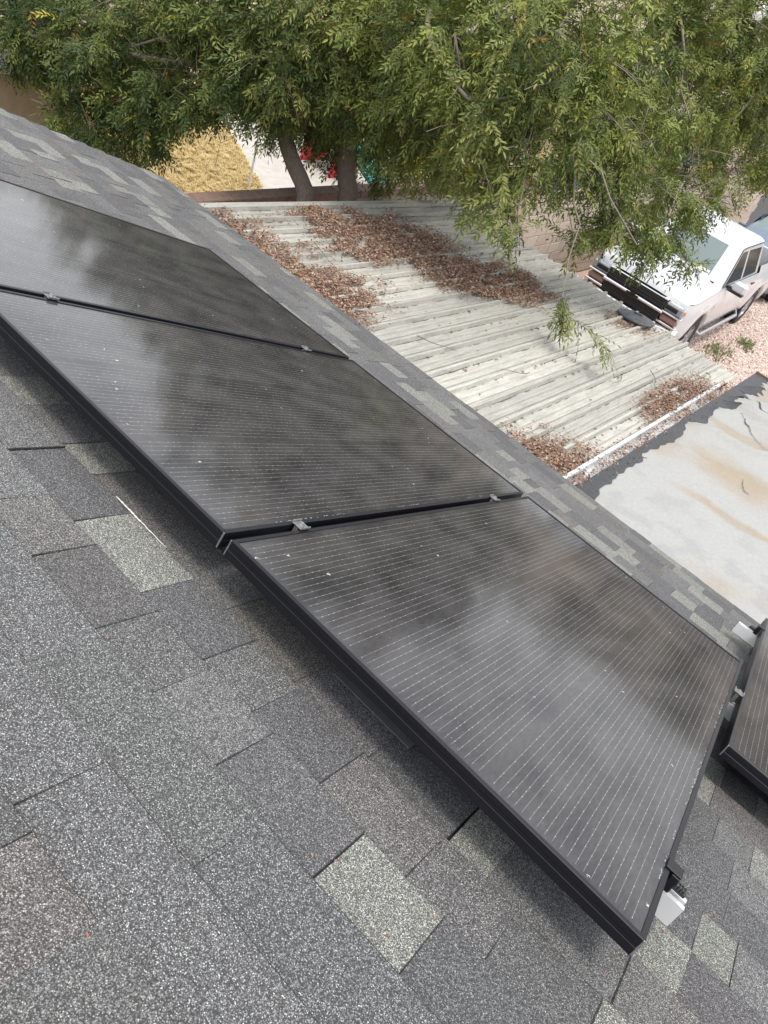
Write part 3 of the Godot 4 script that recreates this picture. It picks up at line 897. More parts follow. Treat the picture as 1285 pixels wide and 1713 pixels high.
	for s in ns + 1:
		var z := lerpf(-1.3, z1 + 0.004, float(s) / ns)
		var w := 0.12 + 0.10 * rr.get_noise_1d(z * 0.4) + 0.05 * rr.get_noise_1d(z * 1.3 + 40.0) + 0.09 * smoothstep(-4.0, -4.9, z) * absf(rr.get_noise_1d(z * 5.0))
		w = clampf(w * (0.8 + 0.3 * smoothstep(-3.5, -5.0, z)), 0.035, 0.34)
		var row := []
		for q in 9:
			var x := x0 + 0.002 + w * q / 8.0
			row.append(Vector3(x, patio_y(z) + 0.0395 + fold.call(x, z) * smoothstep(0.0, 0.25, x - x0) + 0.004 * absf(rr.get_noise_2d(x * 9.0, z * 9.0)) * (1.0 if q < 8 else 0.0), z))
		if s > 0:
			for q in 8: tr.quad(prev[q], prev[q + 1], row[q + 1], row[q])
		prev = row
	part("tar_edge", tr, M.tar, o)
	tr = MB.new()
	prev = []
	for s in 260:
		var x := lerpf(x0 + 0.2, 3.2, s / 259.0)
		var w := clampf(0.05 + 0.08 * rr.get_noise_1d(x * 5.0 + 90.0), 0.008, 0.2) * smoothstep(2.6, 2.2, x)
		var row := []
		for q in 4:
			var z := z1 + 0.003 + w * q / 3.0
			row.append(Vector3(x, patio_y(z) + 0.043 + fold.call(x, z) * smoothstep(0.0, 0.25, x - x0), z))
		if s > 0:
			for q in 3: tr.quad(prev[q], row[q], row[q + 1], prev[q + 1])
		prev = row
	part("tar_edge", tr, M.tar, o)
	# tar-filled splits
	for cr in [[2.0, -4.95, 2.9, -4.55, 0.02], [2.1, -4.4, 2.6, -3.95, 0.009], [2.62, -3.1, 2.72, -2.98, 0.012]]:
		tr = MB.new()
		prev = []
		for s in 41:
			var t := s / 40.0
			var x := lerpf(cr[0], cr[2], t); var z := lerpf(cr[1], cr[3], t) + 0.05 * rr.get_noise_1d(x * 2.0) + 0.04 * sin(t * PI)
			var w: float = cr[4] * (0.5 + 0.6 * sin(t * PI)) * (1.0 + 0.6 * rr.get_noise_1d(x * 20.0))
			var row := []
			for q in 2:
				var zz := z + w * (q - 0.5)
				row.append(Vector3(x, patio_y(zz) + 0.044 + fold.call(x, zz) * smoothstep(0.0, 0.25, x - x0), zz))
			if s > 0: tr.quad(prev[0], row[0], row[1], prev[1])
			prev = row
		part("tar_filled_split", tr, M.tar, o)

func leaf_flake() -> ArrayMesh:
	var mb := MB.new()
	var a := Vector3(-0.5, 0.05, 0); var b := Vector3(0.5, 0.08, 0)
	var l := Vector3(-0.05, 0.16, 0.24); var r := Vector3(0.05, 0.14, -0.24); var m := Vector3(0, 0.0, 0)
	mb.tri(a, l, m); mb.tri(l, b, m); mb.tri(b, r, m); mb.tri(r, a, m)
	return mb.mesh(M.litter)

func litter_pile(called: String, label: String, polys: Array, count: int, soft: float, depth: float, seed_: int, lift := 0.006):
	var r := RandomNumberGenerator.new()
	r.seed = seed_
	var nz := FastNoiseLite.new(); nz.seed = seed_; nz.frequency = 1.8; nz.fractal_octaves = 3
	var xs := []; var cs := []
	for poly in polys:
		var pv := PackedVector2Array()
		var lo := Vector2(99, 99); var hi := Vector2(-99, -99)
		for p in poly:
			pv.append(p); lo = lo.min(p); hi = hi.max(p)
		var got := 0; var tries := 0
		while got < count / polys.size() and tries < count * 30:
			tries += 1
			var p := Vector2(r.randf_range(lo.x - 0.1, hi.x + 0.1), r.randf_range(lo.y - 0.15, hi.y + 0.15))
			var q := p + Vector2(nz.get_noise_2d(p.x * 1.4, p.y * 1.4), nz.get_noise_2d(p.x * 1.4 + 30, p.y * 1.4)) * soft + Vector2(r.randfn(0, 0.06), r.randfn(0, 0.13))
			if not Geometry2D.is_point_in_polygon(q, pv): continue
			if nz.get_noise_2d(p.x * 2.2 + 60, p.y * 1.2) < -0.32: continue
			got += 1
			var s := r.randf_range(0.015, 0.034)
			var b := Basis(Vector3(0, 1, 0), r.randf() * TAU) * Basis(Vector3(1, 0, 0), r.randfn(0, 0.3)) * Basis(Vector3(0, 0, 1), r.randfn(0, 0.25))
			xs.append(Transform3D(b.scaled(Vector3(s, s * r.randf_range(0.6, 1.6), s)), Vector3(p.x, patio_y(p.y) + lift + (0.1 + 0.9 * r.randf()) * depth, p.y)))
			var t := r.randf()
			var c := Color(0.17, 0.09, 0.06).lerp(Color(0.4, 0.25, 0.17), t)
			if r.randf() < 0.16: c = Color(0.5, 0.37, 0.27)
			if r.randf() < 0.1: c = Color(0.06, 0.035, 0.025)
			cs.append(c)
	var o := scatter(numbered(called), leaf_flake(), xs, cs, self)
	o.set_meta("label", label); o.set_meta("category", "leaf litter"); o.set_meta("group", "drifts of fallen leaves")

func build_litter():
	var V = func(a: Array) -> Array:
		var out := []
		for i in range(0, a.size(), 2): out.append(Vector2(a[i], a[i + 1]))
		return out
	litter_pile("leaf_litter", "long drift of brown fallen leaves crossing the middle of the ribbed patio cover", [
		V.call([-1.67, -2.35, -1.62, -3.2, -1.45, -3.8, -0.95, -4.0, -0.66, -3.75, -0.4, -4.35, 0.02, -4.4, 0.25, -4.0, -0.05, -3.45, -0.24, -2.95, -0.63, -3.05, -0.85, -2.5, -0.98, -2.1, -1.05, -2.1, -1.2, -2.5])], 23000, 0.22, 0.052, 501)
	litter_pile("leaf_litter", "band of brown fallen leaves on the patio cover against the shingled eave", [
		V.call([-1.72, -1.5, -1.6, -1.78, -1.04, -1.7, -0.8, -1.72, -0.61, -1.95, -0.51, -2.28, -0.36, -2.05, -0.06, -1.72, 0.05, -1.45, -1.0, -1.35])], 8500, 0.12, 0.052, 502)
	litter_pile("leaf_litter", "brown fallen leaves heaped beside the upper end of the white gutter", [
		V.call([1.3, -1.45, 1.48, -1.7, 1.62, -1.86, 1.8, -2.1, 1.84, -1.5])], 2160, 0.08, 0.052, 503)
	litter_pile("leaf_litter", "brown fallen leaves heaped along the lower half of the white gutter", [
		V.call([1.78, -3.1, 1.64, -3.5, 1.6, -4.1, 1.7, -4.55, 1.84, -4.65, 1.84, -3.1])], 3120, 0.06, 0.052, 504)
	litter_pile("leaf_litter", "brown leaves lying inside the white gutter channel", [
		V.call([1.89, -1.4, 1.89, -4.9, 1.955, -4.9, 1.955, -1.4])], 2080, 0.01, 0.03, 505, 0.01)
	litter_pile("leaf_litter", "small heap of leaves around the round dark lid", [
		V.call([0.5, -4.85, 0.6, -5.0, 0.8, -5.05, 1.0, -5.2, 0.95, -4.95, 0.75, -4.75])], 672, 0.08, 0.02, 506)
	# single crumbs and twigs caught along the ribs
	var r := RandomNumberGenerator.new(); r.seed = 66
	var xs := []; var cs := []
	for i in 1500:
		var k := r.randi() % 18
		var x := -1.80 + k * 0.2028 + (0.048 if r.randf() < 0.6 else 0.0) + r.randfn(0, 0.012)
		if r.randf() < 0.25: x = r.randf_range(-1.75, 1.82)
		var z := r.randf_range(-5.3, -1.4)
		if sin(z * 3.0 + k * 1.7) + r.randf_range(-0.7, 0.7) < 0.1: continue
		var s := r.randf_range(0.01, 0.035)
		var b := Basis(Vector3(0, 1, 0), r.randfn(PI / 2, 0.5)) * Basis(Vector3(1, 0, 0), r.randfn(0, 0.3))
		xs.append(Transform3D(b.scaled(Vector3(s * r.randf_range(1.0, 2.2), s, s * 0.7)), Vector3(x, patio_y(z) + 0.006, z)))
		var c := Color(0.07, 0.05, 0.035).lerp(Color(0.22, 0.15, 0.1), r.randf())
		cs.append(c)
	var o := scatter(numbered("leaf_litter"), leaf_flake(), xs, cs, self)
	o.set_meta("label", "thin scatter of dark crumbs and leaf bits caught along the ribs"); o.set_meta("category", "leaf litter"); o.set_meta("group", "drifts of fallen leaves")
	# fallen twigs on the sheets
	var tw := [[-0.9, -2.1, 0.5, 0.3], [1.35, -3.4, 0.3, 1.3], [0.4, -2.0, 0.35, -0.5], [1.5, -3.9, 0.35, 0.9], [0.9, -2.4, 0.25, 2.0]]
	var names := ["bent twig on the patio cover beside the eave leaf band", "curved dark twig on the ribs near the leaves by the gutter", "thin twig lying across cream ribs close to the eave", "crooked twig beside the lower leaf heap at the gutter", "short twig on bare cream ribs"]
	for i in 5:
		var t: Array = tw[i]
		var to := thing("fallen_twig", names[i], "twig", Vector3(t[0], patio_y(t[1]) + 0.033, t[1]), "twigs on the patio cover")
		var mb := MB.new()
		var pts := []; var rad := []
		for s in 7:
			var f := s / 6.0
			pts.append(Vector3(cos(t[3]) * (f - 0.5) * t[2] + 0.03 * sin(f * 5.0), 0.004 + 0.02 * sin(f * PI), sin(t[3]) * (f - 0.5) * t[2] + 0.05 * sin(f * PI)))
			rad.append(0.0035 * (1.0 - 0.6 * f))
		mb.tube(pts, rad, 5)
		part("stem", mb, M.bark, to)
	# litter crumbs on the shingles
	xs = []; cs = []
	for p in [[2.72, 2.12], [2.74, 2.16], [2.71, 2.19], [2.47, 2.25], [2.49, 2.24], [2.33, 2.22], [2.30, 2.24], [2.9, 2.08], [2.92, 2.10], [3.2, 1.5], [3.32, 1.44], [3.3, 1.36], [2.62, 2.55], [3.17, 1.86], [3.24, 1.62], [2.87, 2.19], [2.85, 2.2], [2.58, 2.07], [2.2, 2.21]]:
		var s := r.randf_range(0.003, 0.007)
		xs.append(Transform3D(roof_basis * Basis(Vector3(0, 1, 0), r.randf() * TAU).scaled(Vector3(s * 1.5, s, s)), roof_point(p[0], ROOF_N + 0.004, p[1])))
		cs.append([Color(0.3, 0.08, 0.05), Color(0.42, 0.2, 0.09), Color(0.35, 0.12, 0.1)][r.randi() % 3])
	o = scatter("leaf_crumbs", leaf_flake(), xs, cs, self)
	o.set_meta("label", "tiny reddish leaf crumbs scattered on the grey shingles"); o.set_meta("category", "leaf litter")
	# round lid at the end of the cover
	var lid := thing("bin_lid", "round dark grey plastic lid lying on the far end of the patio cover", "lid", Vector3(0.74, patio_y(-5.12) + 0.03, -5.12))
	lid.rotation = Vector3(-0.10, 0.3, 0.05)
	var lm := MB.new()
	lm.lathe([[0.19, 0.0], [0.197, 0.004], [0.197, 0.02], [0.19, 0.026], [0.165, 0.028], [0.155, 0.036], [0.1, 0.046], [0.05, 0.05], [0.0005, 0.051]], 36, 1)
	var tx := textured(blend_tex(128, 71, 0.03, 0.2, Color(0.05, 0.053, 0.06), Color(0.13, 0.135, 0.145)), 3.0, 0.6)
	part("dome", lm, tx, lid)
	lm = MB.new()
	lm.box(Vector3(0, 0.06, 0), Vector3(0.09, 0.016, 0.025), 0.004)
	part("handle", lm, tx, lid)

# ------------------------------------------------------------------ ground, wall, yard
func sheet(x0: float, x1: float, z0: float, z1: float, y: float) -> MB:
	var mb := MB.new()
	mb.quad(Vector3(x0, y, z1), Vector3(x1, y, z1), Vector3(x1, y, z0), Vector3(x0, y, z0))
	return mb

func build_ground():
	structure("ground", sheet(-200, 200, -300, 100, GROUND - 0.008), M.ground)
	structure("gravel_drive", sheet(-2.8, 14, -24, 12, GROUND), M.gravel_bed)
	structure("added_street", sheet(-60, 60, -33, -24.0, GROUND + 0.004), plain(lin(0.055, 0.055, 0.057), 0.9))  # unseen dark asphalt, added so the panels mirror something dark
	structure("neighbour_yard", sheet(-40, -3.0, -24, 14, GROUND - 0.004), M.soil)
	var path := MB.new()
	var y := GROUND + 0.004
	var P := [Vector2(-10.6, -9.3), Vector2(-7.26, -7.61), Vector2(-3.05, -5.4), Vector2(-3.05, -12.5), Vector2(-7.0, -14.0), Vector2(-9.2, -10.6)]
	for i in range(1, P.size() - 1):
		path.tri(Vector3(P[0].x, y, P[0].y), Vector3(P[i].x, y, P[i].y), Vector3(P[i + 1].x, y, P[i + 1].y))
	structure("concrete_path", path, M.concrete)
	# pebbles
	var r := RandomNumberGenerator.new(); r.seed = 12
	var peb := MB.new()
	var top := Vector3(0, 0.5, 0); var ring := []
	for k in 6: ring.append(Vector3(cos(TAU * k / 6.0) * (0.45 + 0.08 * (k % 2)), 0.08 * ((k * 5) % 3), sin(TAU * k / 6.0) * 0.5))
	for k in 6:
		peb.tri(top, ring[(k + 1) % 6], ring[k])
		peb.tri(Vector3(0, -0.2, 0), ring[k], ring[(k + 1) % 6])
	var xs := []; var cs := []
	for i in 42000:
		var p := Vector3(r.randf_range(-0.3, 3.6), GROUND + 0.002, r.randf_range(-18.5, -7.0))
		if i % 8 == 0: p = Vector3(r.randf_range(-2.75, -0.3), GROUND + 0.002, r.randf_range(-18.5, -9.0))
		var s := r.randf_range(0.018, 0.05)
		xs.append(Transform3D(Basis(Vector3(r.randf() - 0.5, 1, r.randf() - 0.5).normalized(), r.randf() * TAU).scaled(Vector3(s, s * 0.7, s)), p))
		var c := Color(0.5, 0.36, 0.3).lerp(Color(0.76, 0.66, 0.6), r.randf())
		if r.randf() < 0.2: c = Color(0.3, 0.17, 0.14)
		if r.randf() < 0.15: c = Color(0.8, 0.72, 0.68)
		cs.append(c)
	var o := scatter("gravel", peb.mesh(M.stone), xs, cs, self)
	o.set_meta("label", "loose pink granite gravel on the driveway beside the white pickup"); o.set_meta("category", "gravel")
	# blades of dry grass
	var tuft := MB.new()
	for k in 9:
		var an := k * 2.4; var l := 0.6 + 0.4 * ((k * 7) % 5) / 4.0
		var d := Vector3(cos(an), 0, sin(an)); var s := Vector3(-d.z, 0, d.x) * 0.035
		var m := d * 0.18 * l + Vector3(0, 0.55 * l, 0); var e := d * (0.45 + 0.1 * (k % 3)) * l + Vector3(0, 0.8 * l, 0)
		tuft.tri(-s, s, m + s * 0.8); tuft.tri(-s, m + s * 0.8, m - s * 0.8); tuft.tri(m - s * 0.8, m + s * 0.8, e)
	var tm := tuft.mesh(M.litter)
	xs = []; cs = []
	var nz := FastNoiseLite.new(); nz.seed = 3; nz.frequency = 0.5
	while xs.size() < 26000:
		var p := Vector3(r.randf_range(-18, -3.1), GROUND, r.randf_range(-22.0, -1.0)) if xs.size() % 3 == 0 else Vector3(r.randf_range(-11.5, -5.0), GROUND, r.randf_range(-11.0, -4.0))
		if Geometry2D.is_point_in_polygon(Vector2(p.x, p.z), PackedVector2Array(P)): continue
		if p.x < -6.2 and p.x > -9.7 and p.z > -3.3: continue
		var s := r.randf_range(0.035, 0.12)
		xs.append(Transform3D(Basis(Vector3.UP, r.randf() * TAU).scaled(Vector3(s * 1.3, s, s * 1.3)), p))
		cs.append(Color(0.52, 0.38, 0.15).lerp(Color(0.74, 0.6, 0.32), r.randf()) if nz.get_noise_2d(p.x, p.z) < 0.3 or p.z > -8.5 else Color(0.2, 0.24, 0.06))
	o = scatter("dry_grass", tm, xs, cs, self)
	o.set_meta("label", "straw coloured dry grass in the yard beyond the block wall"); o.set_meta("category", "grass")
	# green strip behind the path and weeds in the gravel
	xs = []; cs = []
	for i in 1300:
		var f := r.randf()
		var p := Vector2(lerpf(-10.4, -8.0, f), lerpf(-9.55, -11.9, f)) + Vector2(r.randfn(-0.3, 0.22), r.randfn(-0.2, 0.2))
		var s := r.randf_range(0.08, 0.2)
		xs.append(Transform3D(Basis(Vector3.UP, r.randf() * TAU).scaled(Vector3(s, s, s)), Vector3(p.x, GROUND, p.y)))
		cs.append(Color(0.1, 0.16, 0.03).lerp(Color(0.25, 0.28, 0.08), r.randf()))
	o = scatter("green_grass", tm, xs, cs, self)
	o.set_meta("label", "strip of green grass along the far side of the concrete path"); o.set_meta("category", "grass")
	for w in [[0.32, -12.9, 0.28, "low weed patch in the pink gravel beside the pickup's front wheel"], [0.52, -14.1, 0.2, "smaller weed tuft in the gravel beside the pickup's running board"]]:
		xs = []; cs = []
		for i in 110:
			var p := Vector2(r.randfn(0, w[2] * 0.5), r.randfn(0, w[2]))
			var s := r.randf_range(0.06, 0.13)
			xs.append(Transform3D(Basis(Vector3.UP, r.randf() * TAU).scaled(Vector3(s, s, s)), Vector3(w[0] + p.x, GROUND, w[1] + p.y)))
			cs.append(Color(0.1, 0.15, 0.04).lerp(Color(0.24, 0.26, 0.1), r.randf()))
		o = scatter(numbered("weed_patch"), tm, xs, cs, self)
		o.set_meta("label", w[3]); o.set_meta("category", "weeds")

func build_wall():
	var o := thing("block_wall", "tan concrete block wall between the patio and the neighbour's yard", "wall", Vector3(-2.9, GROUND, 0))
	var r := RandomNumberGenerator.new(); r.seed = 55
	var core := MB.new()
	core.box(Vector3(0, 0.97, -10.7), Vector3(0.128, 1.94, 25.3))
	part("mortar_core", core, M.mortar, o)
	var shapes := []
	for k in 4:
		var mb := MB.new()
		mb.box(Vector3.ZERO, Vector3(0.15 + 0.002 * k, 0.188, 0.388 - 0.002 * k), 0.006)
		for m in 5:
			shapes.append(mb.mesh(M.block[m]))
	var spots := []
	for row in 9:
		for k in 63:
			var z := 1.8 - k * 0.4 - (0.2 if row % 2 else 0.0)
			var pos := Vector3(r.randf_range(-0.001, 0.001), 0.1 + row * 0.2, z)
			var near := absf(z + 10.5) + (0.0 if z < -5.5 else 20.0) + (9 - row) * 0.25
			spots.append([near, pos])
	spots.sort_custom(func(a, b): return a[0] < b[0])
	var rest := []
	for m in 5: rest.append(MB.new())
	for i in spots.size():
		if i < 290:
			var p := part_mesh("block", shapes[r.randi() % shapes.size()], o)
			p.position = spots[i][1]
		else:
			rest[r.randi() % 5].box(spots[i][1], Vector3(0.151, 0.188, 0.388), 0.006)
	var am := ArrayMesh.new()
	for m in 5:
		am.add_surface_from_arrays(Mesh.PRIMITIVE_TRIANGLES, rest[m].arrays())
		am.surface_set_material(m, M.block[m])
	part_mesh("far_blocks", am, o).set_meta("kind", "stuff")
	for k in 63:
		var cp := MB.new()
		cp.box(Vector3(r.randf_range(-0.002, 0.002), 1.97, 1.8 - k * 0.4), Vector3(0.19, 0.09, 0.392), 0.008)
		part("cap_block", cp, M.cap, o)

func build_yard():
	# low tan outbuilding whose wall shows through the leaves
	var o := thing("garden_shed", "tan stucco outbuilding with pale roof edge, half hidden behind the leaves", "shed", Vector3(-8.0, GROUND, -1.0))
	var mb := MB.new()
	mb.box(Vector3(0, 0.96, 0), Vector3(3.4, 1.92, 4.4), 0.01)
	part("wall", mb, M.stucco, o)
	for k in 17:
		var rf := MB.new()
		rf.xf = Transform3D(Basis(Vector3(0, 0, 1), -0.14), Vector3(0, 2.22, -2.3 + k * 0.28))
		rf.box(Vector3(0, 0, 0), Vector3(3.9, 0.03 + 0.012 * (k % 2), 0.27), 0.006)
		part("roof_board", rf, M.fascia, o)
	mb = MB.new()
	mb.box(Vector3(1.86, 1.93, 0), Vector3(0.03, 0.1, 4.6), 0.004)
	part("fascia_board", mb, M.gutter, o)
	mb = MB.new()
	mb.box(Vector3(1.712, 0.9, 1.2), Vector3(0.03, 1.75, 0.8), 0.006)
	part("door", mb, M.fascia, o)
	# white stake
	o = thing("garden_stake", "thin white stake standing in dry grass at the path edge", "stake", Vector3(-6.95, GROUND, -7.12))
	mb = MB.new()
	mb.tube([Vector3(0, 0, 0), Vector3(0.01, 0.5, 0), Vector3(0.0, 0.95, 0.0)], [0.02, 0.019, 0.018], 10)
	part("shaft", mb, M.gutter, o)
	mb = MB.new()
	mb.tube([Vector3(0, 0.95, 0), Vector3(0, 0.985, 0)], [0.024, 0.014], 10)
	part("cap", mb, M.gutter, o)
	# bare sapling in the grass
	o = thing("bare_sapling", "leafless thin grey sapling standing in the dry grass", "sapling", Vector3(-7.6, GROUND, -6.9))
	for b in [[Vector3(0, 0, 0), Vector3(0.02, 0.5, 0), Vector3(0.05, 1.0, -0.05)], [Vector3(0.02, 0.5, 0), Vector3(0.3, 0.8, -0.25), Vector3(0.55, 1.05, -0.5)], [Vector3(0.03, 0.6, 0), Vector3(-0.15, 0.8, 0.1), Vector3(-0.3, 0.85, 0.2)]]:
		mb = MB.new()
		mb.tube(b, [0.007, 0.005, 0.002], 6)
		part("stem", mb, M.twig, o)
	# plastic play things behind the trunks
	var red := plain(lin(0.62, 0.05, 0.07), 0.4); var teal := plain(lin(0.02, 0.25, 0.2), 0.4); var yellow := plain(lin(0.8, 0.6, 0.05), 0.4)
	o = thing("play_slide", "red and teal plastic play tower with slide behind the tree trunks", "slide", Vector3(-7.6, GROUND, -9.8))
	for s in [-1, 1]:
		mb = MB.new()
		mb.box(Vector3(s * 0.4, 0.6, 0), Vector3(0.06, 1.2, 0.8), 0.02)
		part("side_panel", mb, red, o)
	mb = MB.new(); mb.box(Vector3(0, 0.68, 0), Vector3(0.74, 0.05, 0.78), 0.01)
	part("platform", mb, teal, o)
	var P := []
	for i in 13:
		var f := i / 12.0
		var row := []
		for q in [[-0.3, 0.12], [-0.27, 0.13], [-0.25, 0.0], [0.25, 0.0], [0.27, 0.13], [0.3, 0.12]]:
			row.append(Vector3(0.45 + 1.5 * f, 0.7 * (1.0 - f) * (1.0 - 0.25 * sin(f * PI)) + 0.06 + q[1], q[0]))
		P.append(row)
	mb = MB.new(); mb.grid(P)
	part("chute", mb, teal, o)
	for k in 3:
		mb = MB.new(); mb.tube([Vector3(-0.42 - 0.08 * (2 - k), 0.18 + 0.2 * k, -0.28), Vector3(-0.42 - 0.08 * (2 - k), 0.18 + 0.2 * k, 0.28)], [0.025, 0.025], 8)
		part("rung", mb, teal, o)
	mb = MB.new(); mb.box(Vector3(0, 1.28, 0), Vector3(0.9, 0.06, 0.86), 0.02)
	part("canopy", mb, red, o)
	o = thing("toy_wagon", "yellow plastic toy wagon on the far side of the wall", "toy wagon", Vector3(-6.9, GROUND, -11.9))
	mb = MB.new()
	mb.box(Vector3(0, 0.22, 0), Vector3(0.5, 0.06, 0.9), 0.02)
	for s in [-1, 1]:
		mb.box(Vector3(s * 0.24, 0.36, 0), Vector3(0.04, 0.24, 0.9), 0.01)
		mb.box(Vector3(0, 0.36, s * 0.43), Vector3(0.44, 0.24, 0.04), 0.01)
	part("tray", mb, yellow, o)
	for k in 4:
		mb = MB.new()
		mb.xf = Transform3D(Basis.IDENTITY, Vector3(0.27 * (1 if k % 2 else -1), 0.12, 0.3 * (1 if k < 2 else -1)))
		mb.lathe([[0.001, -0.025], [0.11, -0.025], [0.12, -0.01], [0.12, 0.01], [0.11, 0.025], [0.001, 0.025]], 16, 0)
		part("wheel", mb, M.tyre, o)
	o = thing("storage_tub", "teal plastic tub standing behind the yellow wagon", "tub", Vector3(-7.7, GROUND, -13.3))
	mb = MB.new()
	mb.lathe([[0.001, 0.0], [0.36, 0.0], [0.38, 0.02], [0.46, 0.6], [0.49, 0.62], [0.49, 0.65], [0.44, 0.65], [0.37, 0.05], [0.001, 0.05]], 24, 1)
	part("body", mb, teal, o)
	for s in [-1, 1]:
		mb = MB.new(); mb.tube([Vector3(s * 0.47, 0.55, -0.1), Vector3(s * 0.55, 0.53, -0.06), Vector3(s * 0.55, 0.53, 0.06), Vector3(s * 0.47, 0.55, 0.1)], [0.015, 0.015, 0.015, 0.015], 6)
		part("handle", mb, teal, o)

# ------------------------------------------------------------------ trees
func spray_mesh(seed_: int, mat: Material) -> ArrayMesh:
	# a compound leaf: a drooping stalk with paired lance-shaped leaflets
	var r := RandomNumberGenerator.new(); r.seed = seed_
	var mb := MB.new()
	var L := r.randf_range(0.2, 0.36)
	var bend := r.randf_range(0.04, 0.09)
	var side := r.randf_range(-0.03, 0.03)
	var at = func(f: float) -> Vector3: return Vector3(side * f * f, L * f, -bend * f * f)
	mb.col = Color(1, 1, 1)
	for s in 3:
		var a: Vector3 = at.call(s / 3.0); var b: Vector3 = at.call((s + 1) / 3.0)
		var w := Vector3(0.0016, 0, 0); var d := Vector3(0, 0, 0.0016)
		mb.quad(a - w, a + w, b + w, b - w); mb.quad(a - d, a + d, b + d, b - d)
	var n := r.randi_range(4, 7)
	for k in n * 2 + 1:
		var f := 0.12 + 0.88 * float(k / 2) / n
		var s := 1.0 if k % 2 else -1.0
		var p: Vector3 = at.call(f)
		if r.randf() < 0.12: continue
		var ang := s * r.randf_range(0.45, 1.15)
		if k == n * 2: ang = r.randf_range(-0.15, 0.15)
		var dir := Vector3(sin(ang), cos(ang), r.randf_range(-0.45, 0.1)).normalized()
		var ll := r.randf_range(0.06, 0.1) * (1.0 - 0.25 * absf(f - 0.55))
		var wd := ll * r.randf_range(0.13, 0.175)
		var nor := Vector3(r.randf_range(-0.4, 0.4), r.randf_range(-0.2, 0.3), 1).normalized()
		var sd := dir.cross(nor).normalized()
		nor = sd.cross(dir).normalized()
		var b := p + dir * ll * 0.08
		var dr := ll * r.randf_range(0.02, 0.16)
		var m1 := b + dir * ll * 0.3 - nor * dr * 0.1; var m2 := b + dir * ll * 0.66 - nor * dr * 0.45; var tip := b + dir * ll - nor * dr
		var l1 := m1 + sd * wd * 0.9 + nor * wd * 0.35; var r1 := m1 - sd * wd * 0.9 + nor * wd * 0.35
		var l2 := m2 + sd * wd * 0.8 + nor * wd * 0.3; var r2 := m2 - sd * wd * 0.8 + nor * wd * 0.3
		mb.col = Color(r.randf_range(0.85, 1.1), r.randf_range(0.92, 1.05), r.randf_range(0.8, 1.1))
		mb.tri(b, l1, m1); mb.tri(b, m1, r1)
		mb.quad(l1, l2, m2, m1); mb.quad(m1, m2, r2, r1)
		mb.tri(l2, tip, m2); mb.tri(m2, tip, r2)
	return mb.mesh(mat)

func blocked(p: Vector3) -> bool:
	# keep foliage out of the house, the patio cover, the wall, the shed and the vehicles
	var q := roof_basis.inverse() * p
	if p.x > RAKE_U - 0.12 and q.z > EAVE_V - 0.1 and q.y < 0.12: return true
	if p.x > -1.9 and p.z > -5.5 and p.y < patio_y(p.z) + 0.12: return true
	if absf(p.x + 2.9) < 0.12 and p.y < -1.15: return true
	if p.x < -6.1 and p.x > -10.2 and p.z > -3.5 and p.y < -0.98: return true
	return false

func limb(a: Vector3, b: Vector3, r0: float, r1: float, rr: RandomNumberGenerator, rise := 0.25, n := 7) -> Array:
	var pts := []; var rad := []
	var d := b - a
	var mid := a + d * 0.45 + Vector3(0, rise * d.length(), 0) + Vector3(rr.randf_range(-0.1, 0.1), 0, rr.randf_range(-0.1, 0.1)) * d.length()
	for i in n + 1:
		var f := float(i) / n
		var p := a.lerp(mid, f).lerp(mid.lerp(b, f), f)
		if i > 0 and i < n: p += Vector3(rr.randfn(0, 0.012), rr.randfn(0, 0.012), rr.randfn(0, 0.012)) * d.length()
		pts.append(p)
		rad.append(lerpf(r0, r1, pow(f, 0.8)))
	return [pts, rad]

